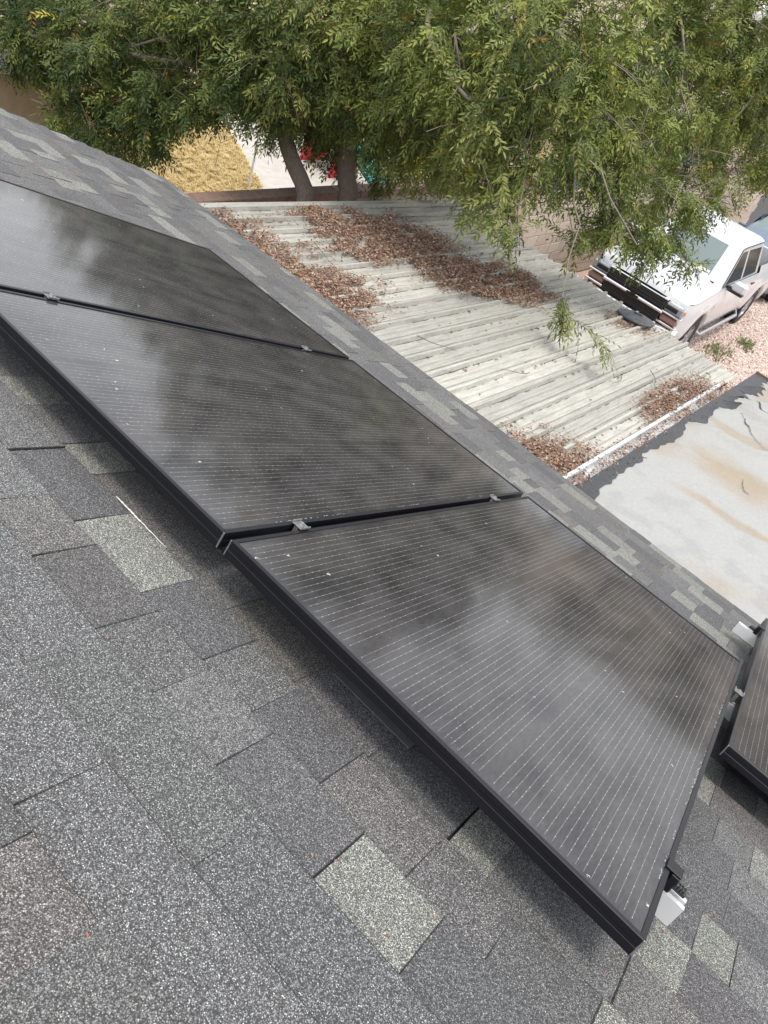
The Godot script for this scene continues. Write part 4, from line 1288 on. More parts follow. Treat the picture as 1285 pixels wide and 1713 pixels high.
func build_tree(called: String, label: String, trunk: Array, trad: Array, lumps: Array, bright: float, seed_: int, extra: Array, density := 880.0, leaf_scale := 1.0):
	var o := thing(called, label, "tree", Vector3.ZERO, "leafy trees over the block wall")
	var r := RandomNumberGenerator.new(); r.seed = seed_
	var mb := MB.new()
	# trunk with a slightly uneven girth
	var P := []; var R := []
	for i in trunk.size() - 1:
		for s in 4:
			var f := s / 4.0
			var p0: Vector3 = trunk[maxi(i - 1, 0)]; var p1: Vector3 = trunk[i]; var p2: Vector3 = trunk[i + 1]; var p3: Vector3 = trunk[mini(i + 2, trunk.size() - 1)]
			P.append(p1.cubic_interpolate(p2, p0, p3, f))
			R.append(lerpf(trad[i], trad[i + 1], f) * r.randf_range(0.95, 1.06))
	P.append(trunk[-1]); R.append(trad[-1])
	mb.tube(P, R, 14)
	part("trunk", mb, M.bark, o)
	# limbs from the upper trunk to the larger clumps, then thin twigs
	var fork: Vector3 = trunk[trunk.size() - 2]
	var bm := MB.new()
	var starts := []
	for l in lumps:
		var c := Vector3(l[0], l[1], l[2])
		if l[3] >= 0.5 and r.randf() < 0.7:
			var a: Vector3 = P[r.randi_range(int(P.size() * 0.72), P.size() - 1)]
			var q := limb(a, c, r.randf_range(0.03, 0.05), 0.01, r, 0.12)
			bm.tube(q[0], q[1], 7, false)
			starts.append(c)
	if starts.is_empty(): starts.append(fork)
	for l in lumps:
		var c := Vector3(l[0], l[1], l[2])
		var near: Vector3 = starts[0]
		for s in starts:
			if s.distance_to(c) < near.distance_to(c): near = s
		if near.distance_to(c) > 0.05:
			var q := limb(near, c, 0.012, 0.005, r, 0.1, 6)
			bm.tube(q[0], q[1], 5, false)
		for t in 2 + int(l[3] * 5.0):
			var d := Vector3(r.randfn(0, 1), r.randfn(-0.2, 0.8), r.randfn(0, 1)).normalized()
			var q := limb(c, c + d * l[3] * r.randf_range(0.85, 1.3), 0.0075, 0.0025, r, 0.1, 4)
			if not blocked(q[0][-1]): bm.tube(q[0], q[1], 4, false)
	part("branches", bm, M.twig, o)
	for e in extra:
		var em := MB.new()
		var rad := []
		for i in e[0].size(): rad.append(lerpf(e[1], e[2], float(i) / (e[0].size() - 1)))
		em.tube(e[0], rad, 7)
		part("branch", em, M.twig, o)
	# foliage
	var xs := []; var cs := []
	var lump_tone := [0.0]
	var tuft_tone := [0.0]
	var add_spray = func(p: Vector3, d: Vector3, sc: float):
		var y := d.normalized()
		var z := y.cross(Vector3(r.randfn(0, 1), r.randfn(0, 1), r.randfn(0, 1))).normalized()
		# leaves turn their faces up to the light
		if z.y < 0: z = -z
		z = (z + Vector3(0, 0.6, 0)).normalized()
		var x := y.cross(z).normalized()
		z = x.cross(y).normalized()
		xs.append(Transform3D(Basis(x, y, z) * Basis.from_scale(Vector3(sc, sc, sc)), p))
		var t := clampf(r.randfn(0.36, 0.2) + (bright - 1.0) * 0.6 + lump_tone[0] + tuft_tone[0], 0.0, 1.0)
		var c := Color(0.042, 0.072, 0.024).lerp(Color(0.245, 0.27, 0.065), t)
		var odd := r.randf()
		if odd < 0.012: c = Color(0.42, 0.36, 0.06)
		elif odd < 0.016: c = Color(0.5, 0.24, 0.06)
		cs.append(c)
	for l in lumps:
		var c := Vector3(l[0], l[1], l[2])
		lump_tone[0] = r.randf_range(-0.2, 0.26)
		var n := int(density * l[3] * l[3]) + 24
		# leaves sit in tufts at the ends of twigs, with gaps between the tufts
		var tufts := []
		for k in 5 + int(26.0 * l[3]):
			var td := Vector3(r.randfn(0, 1), r.randfn(0, 1), r.randfn(0, 1)).normalized()
			tufts.append([c + td * maxf(l[3] - 0.14, 0.06) * pow(r.randf(), 0.4), (td * 0.7 + Vector3(0, -0.35, 0)).normalized(), r.randf_range(-0.16, 0.16)])
		for i in n:
			var q: Array = tufts[r.randi() % tufts.size()]
			var p: Vector3 = q[0] + Vector3(r.randfn(0, 0.055), r.randfn(0, 0.05), r.randfn(0, 0.055)) * leaf_scale
			var g: Vector3 = q[1] + Vector3(r.randfn(0, 0.5), r.randfn(-0.15, 0.42), r.randfn(0, 0.5))
			if blocked(p + g.normalized() * 0.25) or blocked(p): continue
			tuft_tone[0] = q[2]
			add_spray.call(p, g, r.randf_range(0.45, 0.84) * leaf_scale)
	tuft_tone[0] = 0.0
	for e in extra:
		if e.size() < 4 or not e[3]: continue
		for i in e[0].size() - 1:
			for s in 7:
				var p: Vector3 = e[0][i].lerp(e[0][i + 1], s / 7.0)
				var d: Vector3 = (e[0][i + 1] - e[0][i]).normalized() * 0.8 + Vector3(r.randfn(0, 0.5), r.randfn(-0.25, 0.3), r.randfn(0, 0.5))
				add_spray.call(p, d, r.randf_range(0.55, 0.85))
	# the sprays nearest the viewer as pieces, the rest as one mass
	var order := []
	for i in xs.size():
		var d: Vector3 = xs[i].origin - cam_pos
		var depth := -d.dot(cam_back)
		var rank := d.length()
		if depth < 0.5 or (d + cam_back * depth).length() / depth > 0.8: rank += 50.0
		order.append([rank, i])
	order.sort_custom(func(a, b): return a[0] < b[0])
	var variants := []
	for k in 9: variants.append(spray_mesh(900 + k, M.leaf))
	var singles := []
	for k in 5: singles.append(spray_mesh(900 + k, M.leaf_tones[k]))
	var buckets := []
	for k in 9: buckets.append([[], []])
	for j in order.size():
		var i: int = order[j][1]
		if j < 290:
			var lp := part_mesh("leaf_spray", singles[r.randi() % 5], o)
			lp.transform = xs[i]
		else:
			buckets[i % 9][0].append(xs[i]); buckets[i % 9][1].append(cs[i])
	for k in 9:
		scatter("foliage", variants[k], buckets[k][0], buckets[k][1], o)

func build_trees():
	var V = func(a: Array) -> Array:
		var out := []
		for i in range(0, a.size(), 3): out.append(Vector3(a[i], a[i + 1], a[i + 2]))
		return out
	build_tree("shade_tree", "leafy tree with a bent leaning trunk beside the ribbed patio cover",
		V.call([-2.3, GROUND - 0.05, -3.42, -2.4, -2.2, -3.45, -2.47, -1.17, -3.49, -2.56, -1.03, -3.52, -2.78, -0.85, -3.5, -2.91, -0.67, -3.46, -3.0, -0.48, -3.45, -3.15, -0.1, -3.5, -3.3, 0.6, -3.4]),
		[0.125, 0.105, 0.092, 0.089, 0.085, 0.08, 0.076, 0.065, 0.045], LUMPS_A, 0.8, 101, [], 1250.0)
	build_tree("shade_tree", "leafy tree with a straight trunk, its branches hanging over the patio cover",
		V.call([-2.28, GROUND - 0.05, -3.95, -2.3, -2.2, -3.95, -2.33, -1.12, -3.98, -2.46, -0.91, -4.03, -2.56, -0.68, -4.05, -2.6, -0.39, -4.15, -2.5, 0.06, -4.3, -2.2, 0.8, -4.3]),
		[0.13, 0.115, 0.105, 0.1, 0.092, 0.083, 0.07, 0.045], LUMPS_B, 1.4, 102, [
		[V.call([-2.0, 1.0, -3.9, -1.4, 0.87, -3.14, -1.27, 0.76, -3.1, -1.08, 0.68, -3.09, -0.92, 0.6, -3.06, -0.74, 0.56, -3.05, -0.55, 0.64, -3.12, -0.36, 0.75, -3.19]), 0.026, 0.009],
		[V.call([0.05, 0.52, -3.47, 0.16, 0.38, -3.49, 0.24, 0.17, -3.53, 0.35, 0.04, -3.59]), 0.011, 0.006],
		[V.call([0.02, 0.62, -3.6, 0.09, 0.53, -3.49, 0.28, 0.45, -3.66, 0.4, 0.28, -3.79, 0.75, 0.03, -3.95]), 0.011, 0.004],
		[V.call([0.35, 0.04, -3.59, 0.44, -0.2, -3.47, 0.6, -0.44, -3.33]), 0.006, 0.0035],
		[V.call([0.6, -0.44, -3.33, 0.73, -0.53, -3.27, 0.99, -0.55, -3.29, 1.22, -0.6, -3.3]), 0.0035, 0.0015, true],
		[V.call([0.62, -0.42, -3.33, 0.66, -0.5, -3.3, 0.72, -0.6, -3.28]), 0.0035, 0.0015, true],
		[V.call([-0.74, 0.39, -3.13, -0.53, 0.26, -3.11, -0.41, 0.13, -3.14, -0.25, 0.0, -3.13]), 0.007, 0.003]], 860.0)
	build_tree("shade_tree", "leafy tree whose crown hangs over the bonnet of the white pickup",
		V.call([-3.4, GROUND - 0.05, -8.6, -3.35, -2.0, -8.6, -3.2, -0.8, -8.4, -2.5, 0.1, -8.2, -1.6, 0.8, -7.9, -0.9, 1.5, -7.7]),
		[0.17, 0.15, 0.13, 0.1, 0.07, 0.03], LUMPS_C, 1.3, 103, [
		[V.call([-0.9, 1.6, -6.3, -0.51, 1.41, -5.85, -0.39, 1.24, -5.89, -0.26, 0.96, -5.91, -0.04, 0.76, -5.97]), 0.016, 0.005]], 840.0)
	# trees beyond the yard, plus a far row added to reflect dark in panels
	var r := RandomNumberGenerator.new(); r.seed = 9
	var far := [[-12.5, -16.0, "round dark tree beyond the play tower at the back of the yard"], [-8.0, -21.0, "bushy tree behind the block wall past the pickup"], [-16.0, -10.0, "dense tree at the far end of the concrete path"], [-13.0, -2.5, "tree rising behind the tan outbuilding"],
		[-16.5, -19.5, "broad tree in the far corner of the dry yard"], [-5.5, -35.5, "added spreading tree in line with the block wall, darkening the panel reflections"], [-0.5, -36.0, "added tall round tree facing the gravel drive, darkening the panel reflections"], [4.5, -35.5, "added dark bushy tree far behind the flat roof, darkening the panel reflections"], [9.5, -36.0, "added wide tree farthest from the block wall, darkening the panel reflections"]]
	for f in far:
		var lumps := []
		for i in 16:
			var big := 1.6 if f[1] < -30.0 else 1.2
			var d := Vector3(r.randfn(0, 1), r.randfn(0, 0.7), r.randfn(0, 1)).normalized() * r.randf_range(0.6, 1.7) * big
			lumps.append([f[0] + d.x, GROUND + 1.9 * (0.6 + 0.4 * big) + d.y * 0.9, f[1] + d.z, r.randf_range(0.6, 0.95) * big])
		build_tree("yard_tree", f[2], [Vector3(f[0], GROUND - 0.05, f[1]), Vector3(f[0] + 0.1, GROUND + 1.0, f[1]), Vector3(f[0], GROUND + 2.0, f[1] + 0.1), Vector3(f[0], GROUND + 3.0, f[1])], [0.2, 0.16, 0.13, 0.06], lumps, 0.95, int(absf(f[1]) * 10), [], 130.0, 1.5)

# ------------------------------------------------------------------ vehicles
func wheel(parent: Node3D, at: Vector3, s: float, R: float, w: float):
	var mb := MB.new()
	var hub := Node3D.new()
	mb.lathe([[R * 0.62, -w * 0.42], [R * 0.9, -w * 0.5], [R * 0.975, -w * 0.42], [R, -w * 0.3], [R, w * 0.3], [R * 0.975, w * 0.42], [R * 0.9, w * 0.5], [R * 0.62, w * 0.42]], 32, 0)
	var tread := part("wheel", mb, M.tyre, parent)
	tread.position = at
	for k in 36:
		pass
	var rm := MB.new()
	rm.lathe([[R * 0.62, -w * 0.40], [R * 0.6, -w * 0.3], [R * 0.55, 0.0], [R * 0.6, w * 0.3], [R * 0.63, w * 0.42]], 32, 0)
	for k in 6:
		var a := TAU * k / 6.0
		rm.xf = Transform3D(Basis(Vector3(1, 0, 0), a), Vector3.ZERO)
		rm.box(Vector3(s * w * 0.33, R * 0.33, 0), Vector3(0.03, R * 0.56, R * 0.17), 0.006)
	rm.xf = Transform3D.IDENTITY
	rm.box(Vector3(s * w * 0.33, 0, 0), Vector3(0.05, R * 0.26, R * 0.26), 0.02)
	part("rim", rm, M.rim, tread)
	var dm := MB.new()
	dm.lathe([[0.001, -0.01], [R * 0.5, -0.01], [R * 0.5, 0.01], [0.001, 0.01]], 20, 0)
	part("brake_disc", dm, M.black_plastic, tread)
	hub.free()

# sides of a car body built as columns between a lower and an upper edge
func side_panel(mb: MB, za: float, zb: float, s: float, low: Callable, high: Callable, width: Callable, rows := 9):
	var P := []
	var n := maxi(2, int(absf(zb - za) / 0.045))
	for i in n + 1:
		var z := lerpf(za, zb, float(i) / n)
		var row := []
		var y0: float = low.call(z); var y1: float = high.call(z)
		for j in rows:
			var y := lerpf(y0, y1, float(j) / (rows - 1))
			row.append(Vector3(s * width.call(y, z), y, z))
		# return flange at the lower edge so that the opening has depth
		row.push_front(Vector3(s * (width.call(y0, z) - 0.06), y0 + 0.004, z))
		P.append(row)
	mb.grid(P, s < 0)

func build_pickup():
	var o := thing("pickup_truck", "white pickup truck with chrome grille parked on pink gravel past the patio cover", "pickup", Vector3(-0.965, GROUND, -10.40))
	o.rotation.y = 0.0128
	var low = func(z: float) -> float:
		var y := 0.44
		if z > -0.35: y = 0.5
		for zc in [-0.97, -4.615]:
			var d := absf(z - zc)
			if d < 0.49: y = maxf(y, 0.42 + sqrt(0.49 * 0.49 - d * d) * 0.98)
		return y
	var high = func(z: float) -> float:
		if z > -1.5: return 1.12 + 0.10 * clampf(-z / 1.5, 0, 1)
		if z > -3.95: return 1.25
		return 1.36
	var width = func(y: float, z: float) -> float:
		var w := 0.985 - 0.05 * pow(maxf(0.0, (0.75 - y) / 0.35), 2.0) - 0.10 * pow(maxf(0.0, (y - 0.92) / 0.4), 2.0)
		w += 0.014 * exp(-pow((y - 0.98) / 0.05, 2.0))
		for zc in [-0.97, -4.615]:
			var d := Vector2(z - zc, y - 0.42).length()
			w += 0.022 * smoothstep(0.66, 0.5, d)
		if z > -0.55: w -= 0.17 * pow((z + 0.55) / 0.55, 2.4)
		if z < -5.5: w -= 0.06 * pow((-5.5 - z) / 0.35, 2.0)
		return w
	for s in [1.0, -1.0]:
		for seg in [["fender", -0.06, -1.497], ["front_door", -1.503, -2.757], ["rear_door", -2.763, -3.757], ["bed_side", -3.763, -5.8]]:
			var mb := MB.new()
			side_panel(mb, seg[1], seg[2], s, low, high, width)
			var pn := part(seg[0], mb, M.paint, o)
			if seg[0] in ["front_door", "rear_door"]:
				var hm := MB.new()
				var hz: float = seg[2] + 0.16
				hm.box(Vector3(s * (width.call(1.1, hz) + 0.02), 1.1, hz), Vector3(0.03, 0.03, 0.2), 0.01)
				part("handle", hm, M.black_plastic if s > 0 else M.paint, pn)
	# bonnet with a raised centre and a crease on each side
	var mb := MB.new()
	var P := []
	for i in 25:
		var f := i / 24.0
		var z := lerpf(-0.02, -1.56, f)
		var row := []
		for j in 33:
			var g := j / 16.0 - 1.0
			var w: float = width.call(high.call(z), z) - 0.004
			var y: float = high.call(z) + 0.005 + 0.075 * (1.0 - pow(absf(g), 3.0)) + 0.022 * smoothstep(0.74, 0.64, absf(g))
			if f < 0.12: y -= 0.10 * pow(1.0 - f / 0.12, 2.0)
			row.append(Vector3(g * w, y, z - 0.1 * g * g * maxf(0.0, 1.0 - f / 0.2)))
		P.append(row)
	mb.grid(P, true)
	part("bonnet", mb, M.paint, o)
	mb = MB.new()
	mb.box(Vector3(0, 1.27, -1.56), Vector3(1.5, 0.03, 0.12), 0.01)
	part("cowl", mb, M.black_plastic, o)
	# cab
	var sect = func(h: float) -> Array:
		var zf := lerpf(-1.52, -2.28, h); var zr := lerpf(-3.97, -3.82, h)
		var hw := lerpf(0.895, 0.70, pow(h, 1.05)); var y := lerpf(1.235, 1.83, h)
		return [zf, zr, hw, y]
	P = []
	for i in 15:
		var h := minf(i / 11.0, 1.0)
		var q: Array = sect.call(h)
		var ins := 0.0; var up := 0.0
		if i > 11:
			var t := (i - 11) / 3.0
			ins = [0.0, 0.05, 0.18, 0.66][i - 11]; up = [0.0, 0.03, 0.05, 0.065][i - 11]
		var row := []
		var rc := 0.13
		var hw: float = q[2] - ins; var zf: float = q[0] - ins * 1.1; var zr: float = q[1] + ins * 1.1
		rc = minf(rc, hw * 0.9)
		for cn in 4:
			var sx := 1.0 if cn in [0, 3] else -1.0
			var fz := cn < 2
			var cx := sx * (hw - rc); var cz := zf - rc if fz else zr + rc
			for k in 6:
				var a0: float = [0.0, 0.5, 1.0, 1.5][cn] * PI
				var an := a0 + k / 5.0 * PI / 2
				row.append(Vector3(cx + rc * cos(an), q[3] + up, cz + rc * sin(an)))
		row.append(row[0])
		P.append(row)
	mb = MB.new(); mb.grid(P)
	part("cab", mb, M.paint, o)
	# glazing a few millimetres proud of the shell
	var front = func(fx: float, h: float) -> Vector3:
		var q: Array = sect.call(h)
		return Vector3(fx * (q[2] - 0.03), q[3] + 0.008, q[0] + 0.008 - 0.075 * fx * fx * fx * fx)
	mb = MB.new(); P = []
	for i in 13:
		var row := []
		for j in 7: row.append(front.call((i / 6.0 - 1.0) * 0.93, 0.07 + 0.83 * j / 6.0))
		P.append(row)
	mb.grid(P)
	var ws := part("windscreen", mb, M.windscreen, o)
	mb = MB.new()
	var c0: Vector3 = front.call(0.28, 0.10); var c1: Vector3 = front.call(0.66, 0.10); var c2: Vector3 = front.call(0.66, 0.22); var c3: Vector3 = front.call(0.28, 0.22)
	var dz := Vector3(0, 0.004, 0.004)
	mb.quad(c0 + dz, c1 + dz, c2 + dz, c3 + dz)
	part("paper_sheet", mb, plain(lin(0.75, 0.77, 0.76), 0.6), ws)
	for w in 2:
		mb = MB.new()
		var a: Vector3 = front.call(-0.6 + w * 0.7, 0.055); var b: Vector3 = front.call(-0.05 + w * 0.7, 0.16)
		mb.tube([a + dz * 3.0, b + dz * 3.0], [0.009, 0.006], 6)
		part("wiper", mb, M.black_plastic, ws)
	for s in [1.0, -1.0]:
		var sd = func(z: float, h: float) -> Vector3:
			var q: Array = sect.call(h)
			return Vector3(s * (q[2] + 0.006), q[3], z)
		for win in [[[-1.80, 0.06], [-2.72, 0.06], [-2.72, 0.86], [-2.42, 0.86]], [[-2.84, 0.06], [-3.66, 0.08], [-3.62, 0.84], [-2.84, 0.86]]]:
			mb = MB.new()
			var q := []
			for p in win: q.append(sd.call(p[0], p[1]))
			if s > 0: mb.quad(q[0], q[1], q[2], q[3])
			else: mb.quad(q[3], q[2], q[1], q[0])
			part("side_window", mb, M.dark_glass, o)
		# dark drip rail above the doors
		mb = MB.new()
		mb.tube([sd.call(-1.66, 0.05) + Vector3(s * 0.004, 0, 0), sd.call(-2.36, 0.93), sd.call(-2.6, 0.965), sd.call(-3.66, 0.965)], [0.008, 0.01, 0.01, 0.01], 6)
		part("drip_rail", mb, M.black_plastic, o)
		# mirror
		mb = MB.new()
		mb.box(Vector3(s * 1.13, 1.335, -1.84), Vector3(0.25, 0.17, 0.15), 0.035)
		var mr := part("mirror", mb, M.paint, o)
		mb = MB.new()
		mb.box(Vector3(s * 1.10, 1.235, -1.84), Vector3(0.30, 0.05, 0.13), 0.015)
		mb.box(Vector3(s * 0.955, 1.26, -1.85), Vector3(0.1, 0.06, 0.09), 0.01)
		part("mirror_foot", mb, M.black_plastic, mr)
		mb = MB.new()
		mb.box(Vector3(s * 1.13, 1.335, -1.918), Vector3(0.2, 0.13, 0.006), 0.002)
		part("mirror_glass", mb, M.chrome, mr)
		# running board
		mb = MB.new()
		mb.tube([Vector3(s * 0.9, 0.42, -1.5), Vector3(s * 1.0, 0.35, -1.6), Vector3(s * 1.0, 0.35, -3.85), Vector3(s * 0.9, 0.42, -3.98)], [0.04, 0.04, 0.04, 0.04], 10)
		part("running_board", mb, M.rim, o)
		# lamps
		mb = MB.new()
		mb.box(Vector3(s * 0.735, 0.985, -0.075), Vector3(0.35, 0.16, 0.14), 0.03)
		var hl := part("headlight", mb, M.lamp_clear, o)
		mb = MB.new()
		mb.box(Vector3(s * 0.70, 0.985, -0.002), Vector3(0.22, 0.075, 0.02), 0.008)
		part("lens_recess", mb, M.black_plastic, hl)
		mb = MB.new()
		mb.box(Vector3(s * 0.885, 0.985, -0.16), Vector3(0.07, 0.10, 0.16), 0.02)
		part("marker_lens", mb, M.amber, hl)
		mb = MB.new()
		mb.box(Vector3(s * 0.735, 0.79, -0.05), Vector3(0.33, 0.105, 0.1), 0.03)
		part("turn_lamp", mb, M.gravel_tinted_lamp, o)
		mb = MB.new()
		mb.box(Vector3(s * 0.74, 0.89, -0.045), Vector3(0.37, 0.035, 0.13), 0.01)
		mb.box(Vector3(s * 0.735, 0.712, -0.045), Vector3(0.36, 0.04, 0.12), 0.01)
		part("lamp_surround", mb, M.chrome, o)
	# nose
	mb = MB.new()
	mb.box(Vector3(0, 0.83, -0.16), Vector3(1.62, 0.46, 0.2), 0.02)
	part("nose_panel", mb, M.black_plastic, o)
	mb = MB.new()
	mb.box(Vector3(0, 0.985, -0.03), Vector3(1.12, 0.17, 0.1), 0.02)
	mb.box(Vector3(0, 0.76, -0.03), Vector3(1.12, 0.17, 0.1), 0.02)
	var gr := part("grille", mb, M.black_plastic, o)
	for k in 4:
		mb = MB.new()
		mb.box(Vector3(0, [0.945, 1.0, 0.73, 0.785][k], 0.021), Vector3(1.08, 0.012, 0.012), 0.003)
		part("grille_slat", mb, plain(lin(0.022, 0.022, 0.023), 0.35), gr)
	mb = MB.new()
	mb.box(Vector3(0, 0.872, 0.015), Vector3(1.2, 0.06, 0.1), 0.018)
	mb.box(Vector3(0, 1.082, -0.03), Vector3(1.16, 0.028, 0.1), 0.01)
	part("chrome_bar", mb, M.chrome, o)
	mb = MB.new()
	for q in [[Vector2(-0.13, -0.03), Vector2(0.11, -0.03), Vector2(0.13, 0.03), Vector2(-0.11, 0.03)], [Vector2(-0.065, -0.048), Vector2(0.045, -0.048), Vector2(0.065, 0.048), Vector2(-0.045, 0.048)]]:
		mb.quad(Vector3(q[0].x, 0.872 + q[0].y, 0.07), Vector3(q[1].x, 0.872 + q[1].y, 0.07), Vector3(q[2].x, 0.872 + q[2].y, 0.07), Vector3(q[3].x, 0.872 + q[3].y, 0.07))
	part("emblem", mb, plain(lin(0.05, 0.045, 0.035), 0.35, 0.4), o)
	P = []
	for i in 21:
		var g := i / 10.0 - 1.0
		var row := []
		for q in [[0.42, -0.12], [0.44, 0.03], [0.5, 0.07], [0.62, 0.065], [0.67, 0.02], [0.675, -0.12]]:
			row.append(Vector3(g * 0.95, q[0], q[1] - 0.2 * pow(absf(g), 3.5)))
		P.append(row)
	mb = MB.new(); mb.grid(P)
	part("front_bumper", mb, M.chrome, o)
	mb = MB.new()
	mb.box(Vector3(0, 0.55, 0.06), Vector3(0.9, 0.10, 0.05), 0.02)
	mb.box(Vector3(0.84, 0.5, -0.07), Vector3(0.14, 0.09, 0.08), 0.02)
	mb.box(Vector3(-0.84, 0.5, -0.07), Vector3(0.14, 0.09, 0.08), 0.02)
	part("bumper_inlet", mb, M.black_plastic, o)
	# underside, bed, tail
	mb = MB.new()
	mb.box(Vector3(0, 0.52, -2.9), Vector3(1.5, 0.22, 5.3), 0.02)
	mb.box(Vector3(0, 0.85, -0.95), Vector3(1.72, 0.5, 1.1), 0.05)
	part("chassis", mb, M.black_plastic, o)
	mb = MB.new()
	mb.box(Vector3(0, 0.8, -4.87), Vector3(1.6, 0.04, 1.8), 0.005)
	mb.box(Vector3(0.8, 1.06, -4.87), Vector3(0.06, 0.52, 1.8), 0.01)
	mb.box(Vector3(-0.8, 1.06, -4.87), Vector3(0.06, 0.52, 1.8), 0.01)
	part("bed", mb, M.black_plastic, o)
	mb = MB.new()
	mb.box(Vector3(0, 1.06, -5.78), Vector3(1.7, 0.58, 0.05), 0.015)
	part("tailgate", mb, M.paint, o)
	mb = MB.new()
	mb.box(Vector3(0, 0.6, -5.84), Vector3(1.86, 0.2, 0.12), 0.03)
	part("rear_bumper", mb, M.chrome, o)
	mb = MB.new()
	var fin := [Vector3(0.0, 1.888, -2.42), Vector3(0.0, 1.94, -2.56), Vector3(0.0, 1.888, -2.60)]
	mb.tri(fin[0] + Vector3(0.012, 0, 0), fin[2] + Vector3(0.02, 0, 0), fin[1]); mb.tri(fin[0] - Vector3(0.012, 0, 0), fin[1], fin[2] - Vector3(0.02, 0, 0)); mb.tri(fin[2] - Vector3(0.02, 0, 0), fin[1], fin[2] + Vector3(0.02, 0, 0))
	part("antenna_fin", mb, M.black_plastic, o)
	for z in [-0.97, -4.615]:
		for s in [1.0, -1.0]:
			wheel(o, Vector3(s * 0.86, 0.395, z), s, 0.395, 0.26)

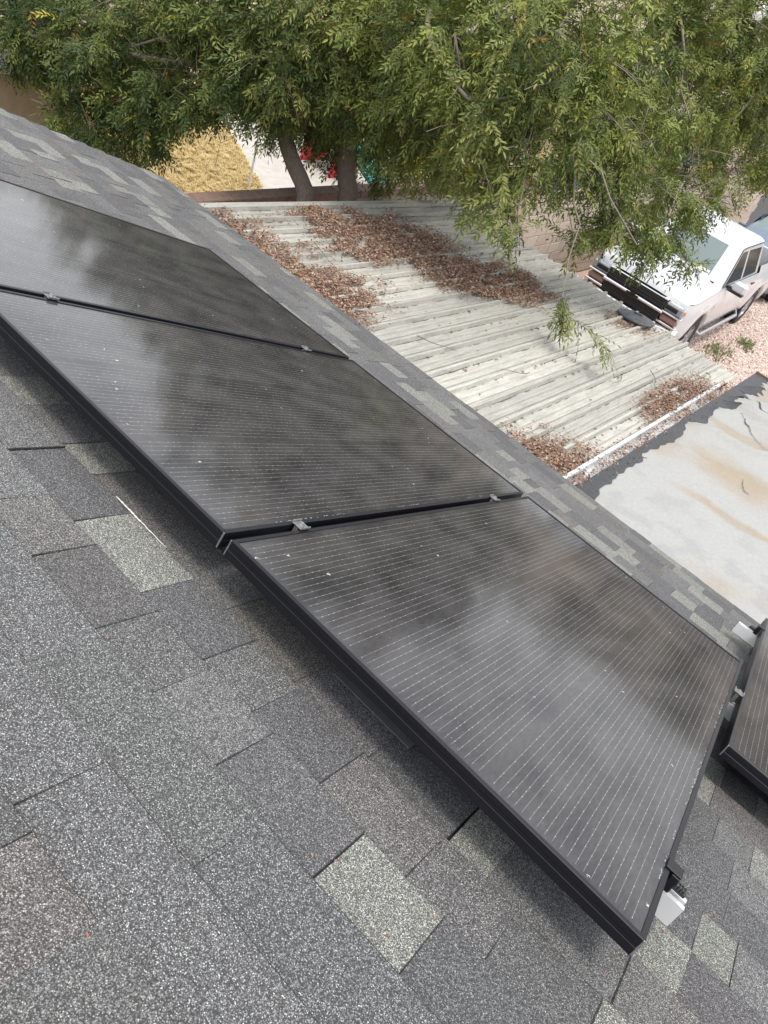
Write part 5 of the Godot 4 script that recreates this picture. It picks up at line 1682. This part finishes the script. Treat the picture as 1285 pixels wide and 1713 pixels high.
func build_car():
	var o := thing("parked_car", "blue grey car parked behind the white pickup beside the block wall", "car", Vector3(-0.95, GROUND, -17.1))
	var low = func(z: float) -> float:
		var y := 0.28
		for zc in [-0.85, -3.5]:
			var d := absf(z - zc)
			if d < 0.38: y = maxf(y, 0.33 + sqrt(0.38 * 0.38 - d * d))
		return y
	var high = func(z: float) -> float:
		if z > -1.3: return 0.78 + 0.16 * clampf(-z / 1.3, 0, 1)
		return 0.96
	var width = func(y: float, z: float) -> float:
		var w := 0.9 - 0.06 * pow(maxf(0.0, (0.55 - y) / 0.3), 2.0) - 0.06 * pow(maxf(0.0, (y - 0.7) / 0.25), 2.0)
		if z > -0.7: w -= 0.2 * pow((z + 0.7) / 0.7, 2.2)
		if z < -3.9: w -= 0.14 * pow((-3.9 - z) / 0.6, 2.0)
		return w
	for s in [1.0, -1.0]:
		for seg in [["fender", 0.0, -1.347], ["front_door", -1.353, -2.397], ["rear_door", -2.403, -3.197], ["rear_quarter", -3.203, -4.5]]:
			var mb := MB.new()
			side_panel(mb, seg[1], seg[2], s, low, high, width)
			part(seg[0], mb, M.blue_paint, o)
		var hl := MB.new()
		hl.box(Vector3(s * 0.6, 0.66, -0.05), Vector3(0.3, 0.12, 0.14), 0.03)
		part("headlight", hl, M.lamp_clear, o)
	var mb := MB.new()
	var P := []
	for i in 13:
		var f := i / 12.0
		var z := lerpf(0.0, -1.32, f)
		var row := []
		for j in 17:
			var g := j / 8.0 - 1.0
			row.append(Vector3(g * (width.call(high.call(z), z) - 0.004), high.call(z) + 0.004 + 0.05 * (1.0 - g * g), z))
		P.append(row)
	mb.grid(P, true)
	part("bonnet", mb, M.blue_paint, o)
	# cabin: roof and pillars, then glass
	P = []
	for i in 13:
		var t := i / 12.0
		var z := lerpf(-1.25, -4.2, t)
		var y := 0.94 + 0.5 * sin(clampf(t * 1.05, 0, 1) * PI) ** 0.55
		var row := []
		for j in 13:
			var an := PI * j / 12.0
			row.append(Vector3(cos(an) * (0.8 - 0.12 * (1.0 if j in range(3, 10) else 0.0)), 0.93 + (y - 0.93) * pow(sin(an), 0.5), z))
		P.append(row)
	mb = MB.new(); mb.grid(P, false)
	part("roof", mb, M.blue_paint, o)
	mb = MB.new()
	mb.quad(Vector3(-0.7, 0.97, -1.28), Vector3(0.7, 0.97, -1.28), Vector3(0.56, 1.42, -1.98), Vector3(-0.56, 1.42, -1.98))
	part("windscreen", mb, M.windscreen, o)
	for s in [1.0, -1.0]:
		mb = MB.new()
		mb.quad(Vector3(s * 0.815, 0.98, -1.75), Vector3(s * 0.815, 0.98, -2.4), Vector3(s * 0.72, 1.36, -2.4), Vector3(s * 0.72, 1.36, -2.1))
		part("side_window", mb, M.dark_glass, o)
		mb = MB.new()
		mb.quad(Vector3(s * 0.815, 0.98, -2.48), Vector3(s * 0.815, 0.98, -3.3), Vector3(s * 0.72, 1.34, -3.1), Vector3(s * 0.72, 1.36, -2.48))
		part("side_window", mb, M.dark_glass, o)
		mb = MB.new()
		mb.box(Vector3(s * 0.95, 1.0, -1.75), Vector3(0.18, 0.12, 0.1), 0.03)
		part("mirror", mb, M.blue_paint, o)
		for z in [-0.85, -3.5]:
			wheel(o, Vector3(s * 0.79, 0.32, z), s, 0.32, 0.2)
	mb = MB.new()
	mb.box(Vector3(0, 0.52, -0.12), Vector3(1.3, 0.4, 0.2), 0.05)
	mb.box(Vector3(0, 0.35, -2.2), Vector3(1.4, 0.2, 4.0), 0.03)
	mb.box(Vector3(0, 0.62, -0.85), Vector3(1.5, 0.4, 0.9), 0.03)
	part("chassis", mb, M.black_plastic, o)
	mb = MB.new()
	mb.box(Vector3(0, 0.7, -4.4), Vector3(1.4, 0.55, 0.15), 0.04)
	mb.box(Vector3(0, 0.94, -4.2), Vector3(1.4, 0.05, 0.6), 0.02)
	part("boot_lid", mb, M.blue_paint, o)

# ------------------------------------------------------------------ main
func _ready():
	# camera
	var cam := Camera3D.new()
	cam.name = "camera"
	cam.transform = Transform3D(Basis(Vector3(0.71086, 0.31118, -0.63075), Vector3(-0.60973, 0.71967, -0.33212), Vector3(0.35058, 0.62068, 0.70132)).orthonormalized(), cam_pos)
	cam.fov = 67.0066
	cam.near = 0.05
	cam.far = 600.0
	add_child(cam)
	cam.current = true
	# sky: bright thin overcast
	var env := Environment.new()
	var sm := ProceduralSkyMaterial.new()
	sm.sky_top_color = Color(0.87, 0.89, 0.925)
	sm.sky_horizon_color = Color(0.94, 0.95, 0.96)
	sm.sky_curve = 0.2
	sm.ground_bottom_color = Color(0.3, 0.27, 0.24)
	sm.ground_horizon_color = Color(0.6, 0.58, 0.55)
	sm.sun_angle_max = 0.0
	var sky := Sky.new()
	sky.sky_material = sm
	env.background_mode = Environment.BG_SKY
	env.sky = sky
	env.background_energy_multiplier = 1.06
	env.tonemap_mode = Environment.TONE_MAPPER_LINEAR
	env.tonemap_exposure = 2.0
	env.sdfgi_enabled = true
	env.ssao_enabled = true
	env.ssil_enabled = true
	var we := WorldEnvironment.new()
	we.name = "world_environment"
	we.environment = env
	add_child(we)
	# veiled sun, high and ahead of the slope
	var sun := DirectionalLight3D.new()
	sun.name = "sun"
	sun.light_energy = 0.4
	sun.light_color = Color(1.0, 0.97, 0.93)
	sun.light_angular_distance = 18.0
	sun.shadow_enabled = true
	add_child(sun)
	sun.look_at_from_position(Vector3(2.2, 10.0, 0.9), Vector3.ZERO, Vector3.UP)

	rng.seed = 1
	var s := deg_to_rad(PITCH)
	roof_basis = Basis(Vector3(1, 0, 0), Vector3(0, cos(s), -sin(s)), Vector3(0, sin(s), cos(s)))
	make_materials()
	build_ground()
	build_house()
	build_patio()
	build_flat_roof()
	build_wall()
	build_trees()
	build_yard()
	build_pickup()
	build_car()
	build_panels()
	build_litter()
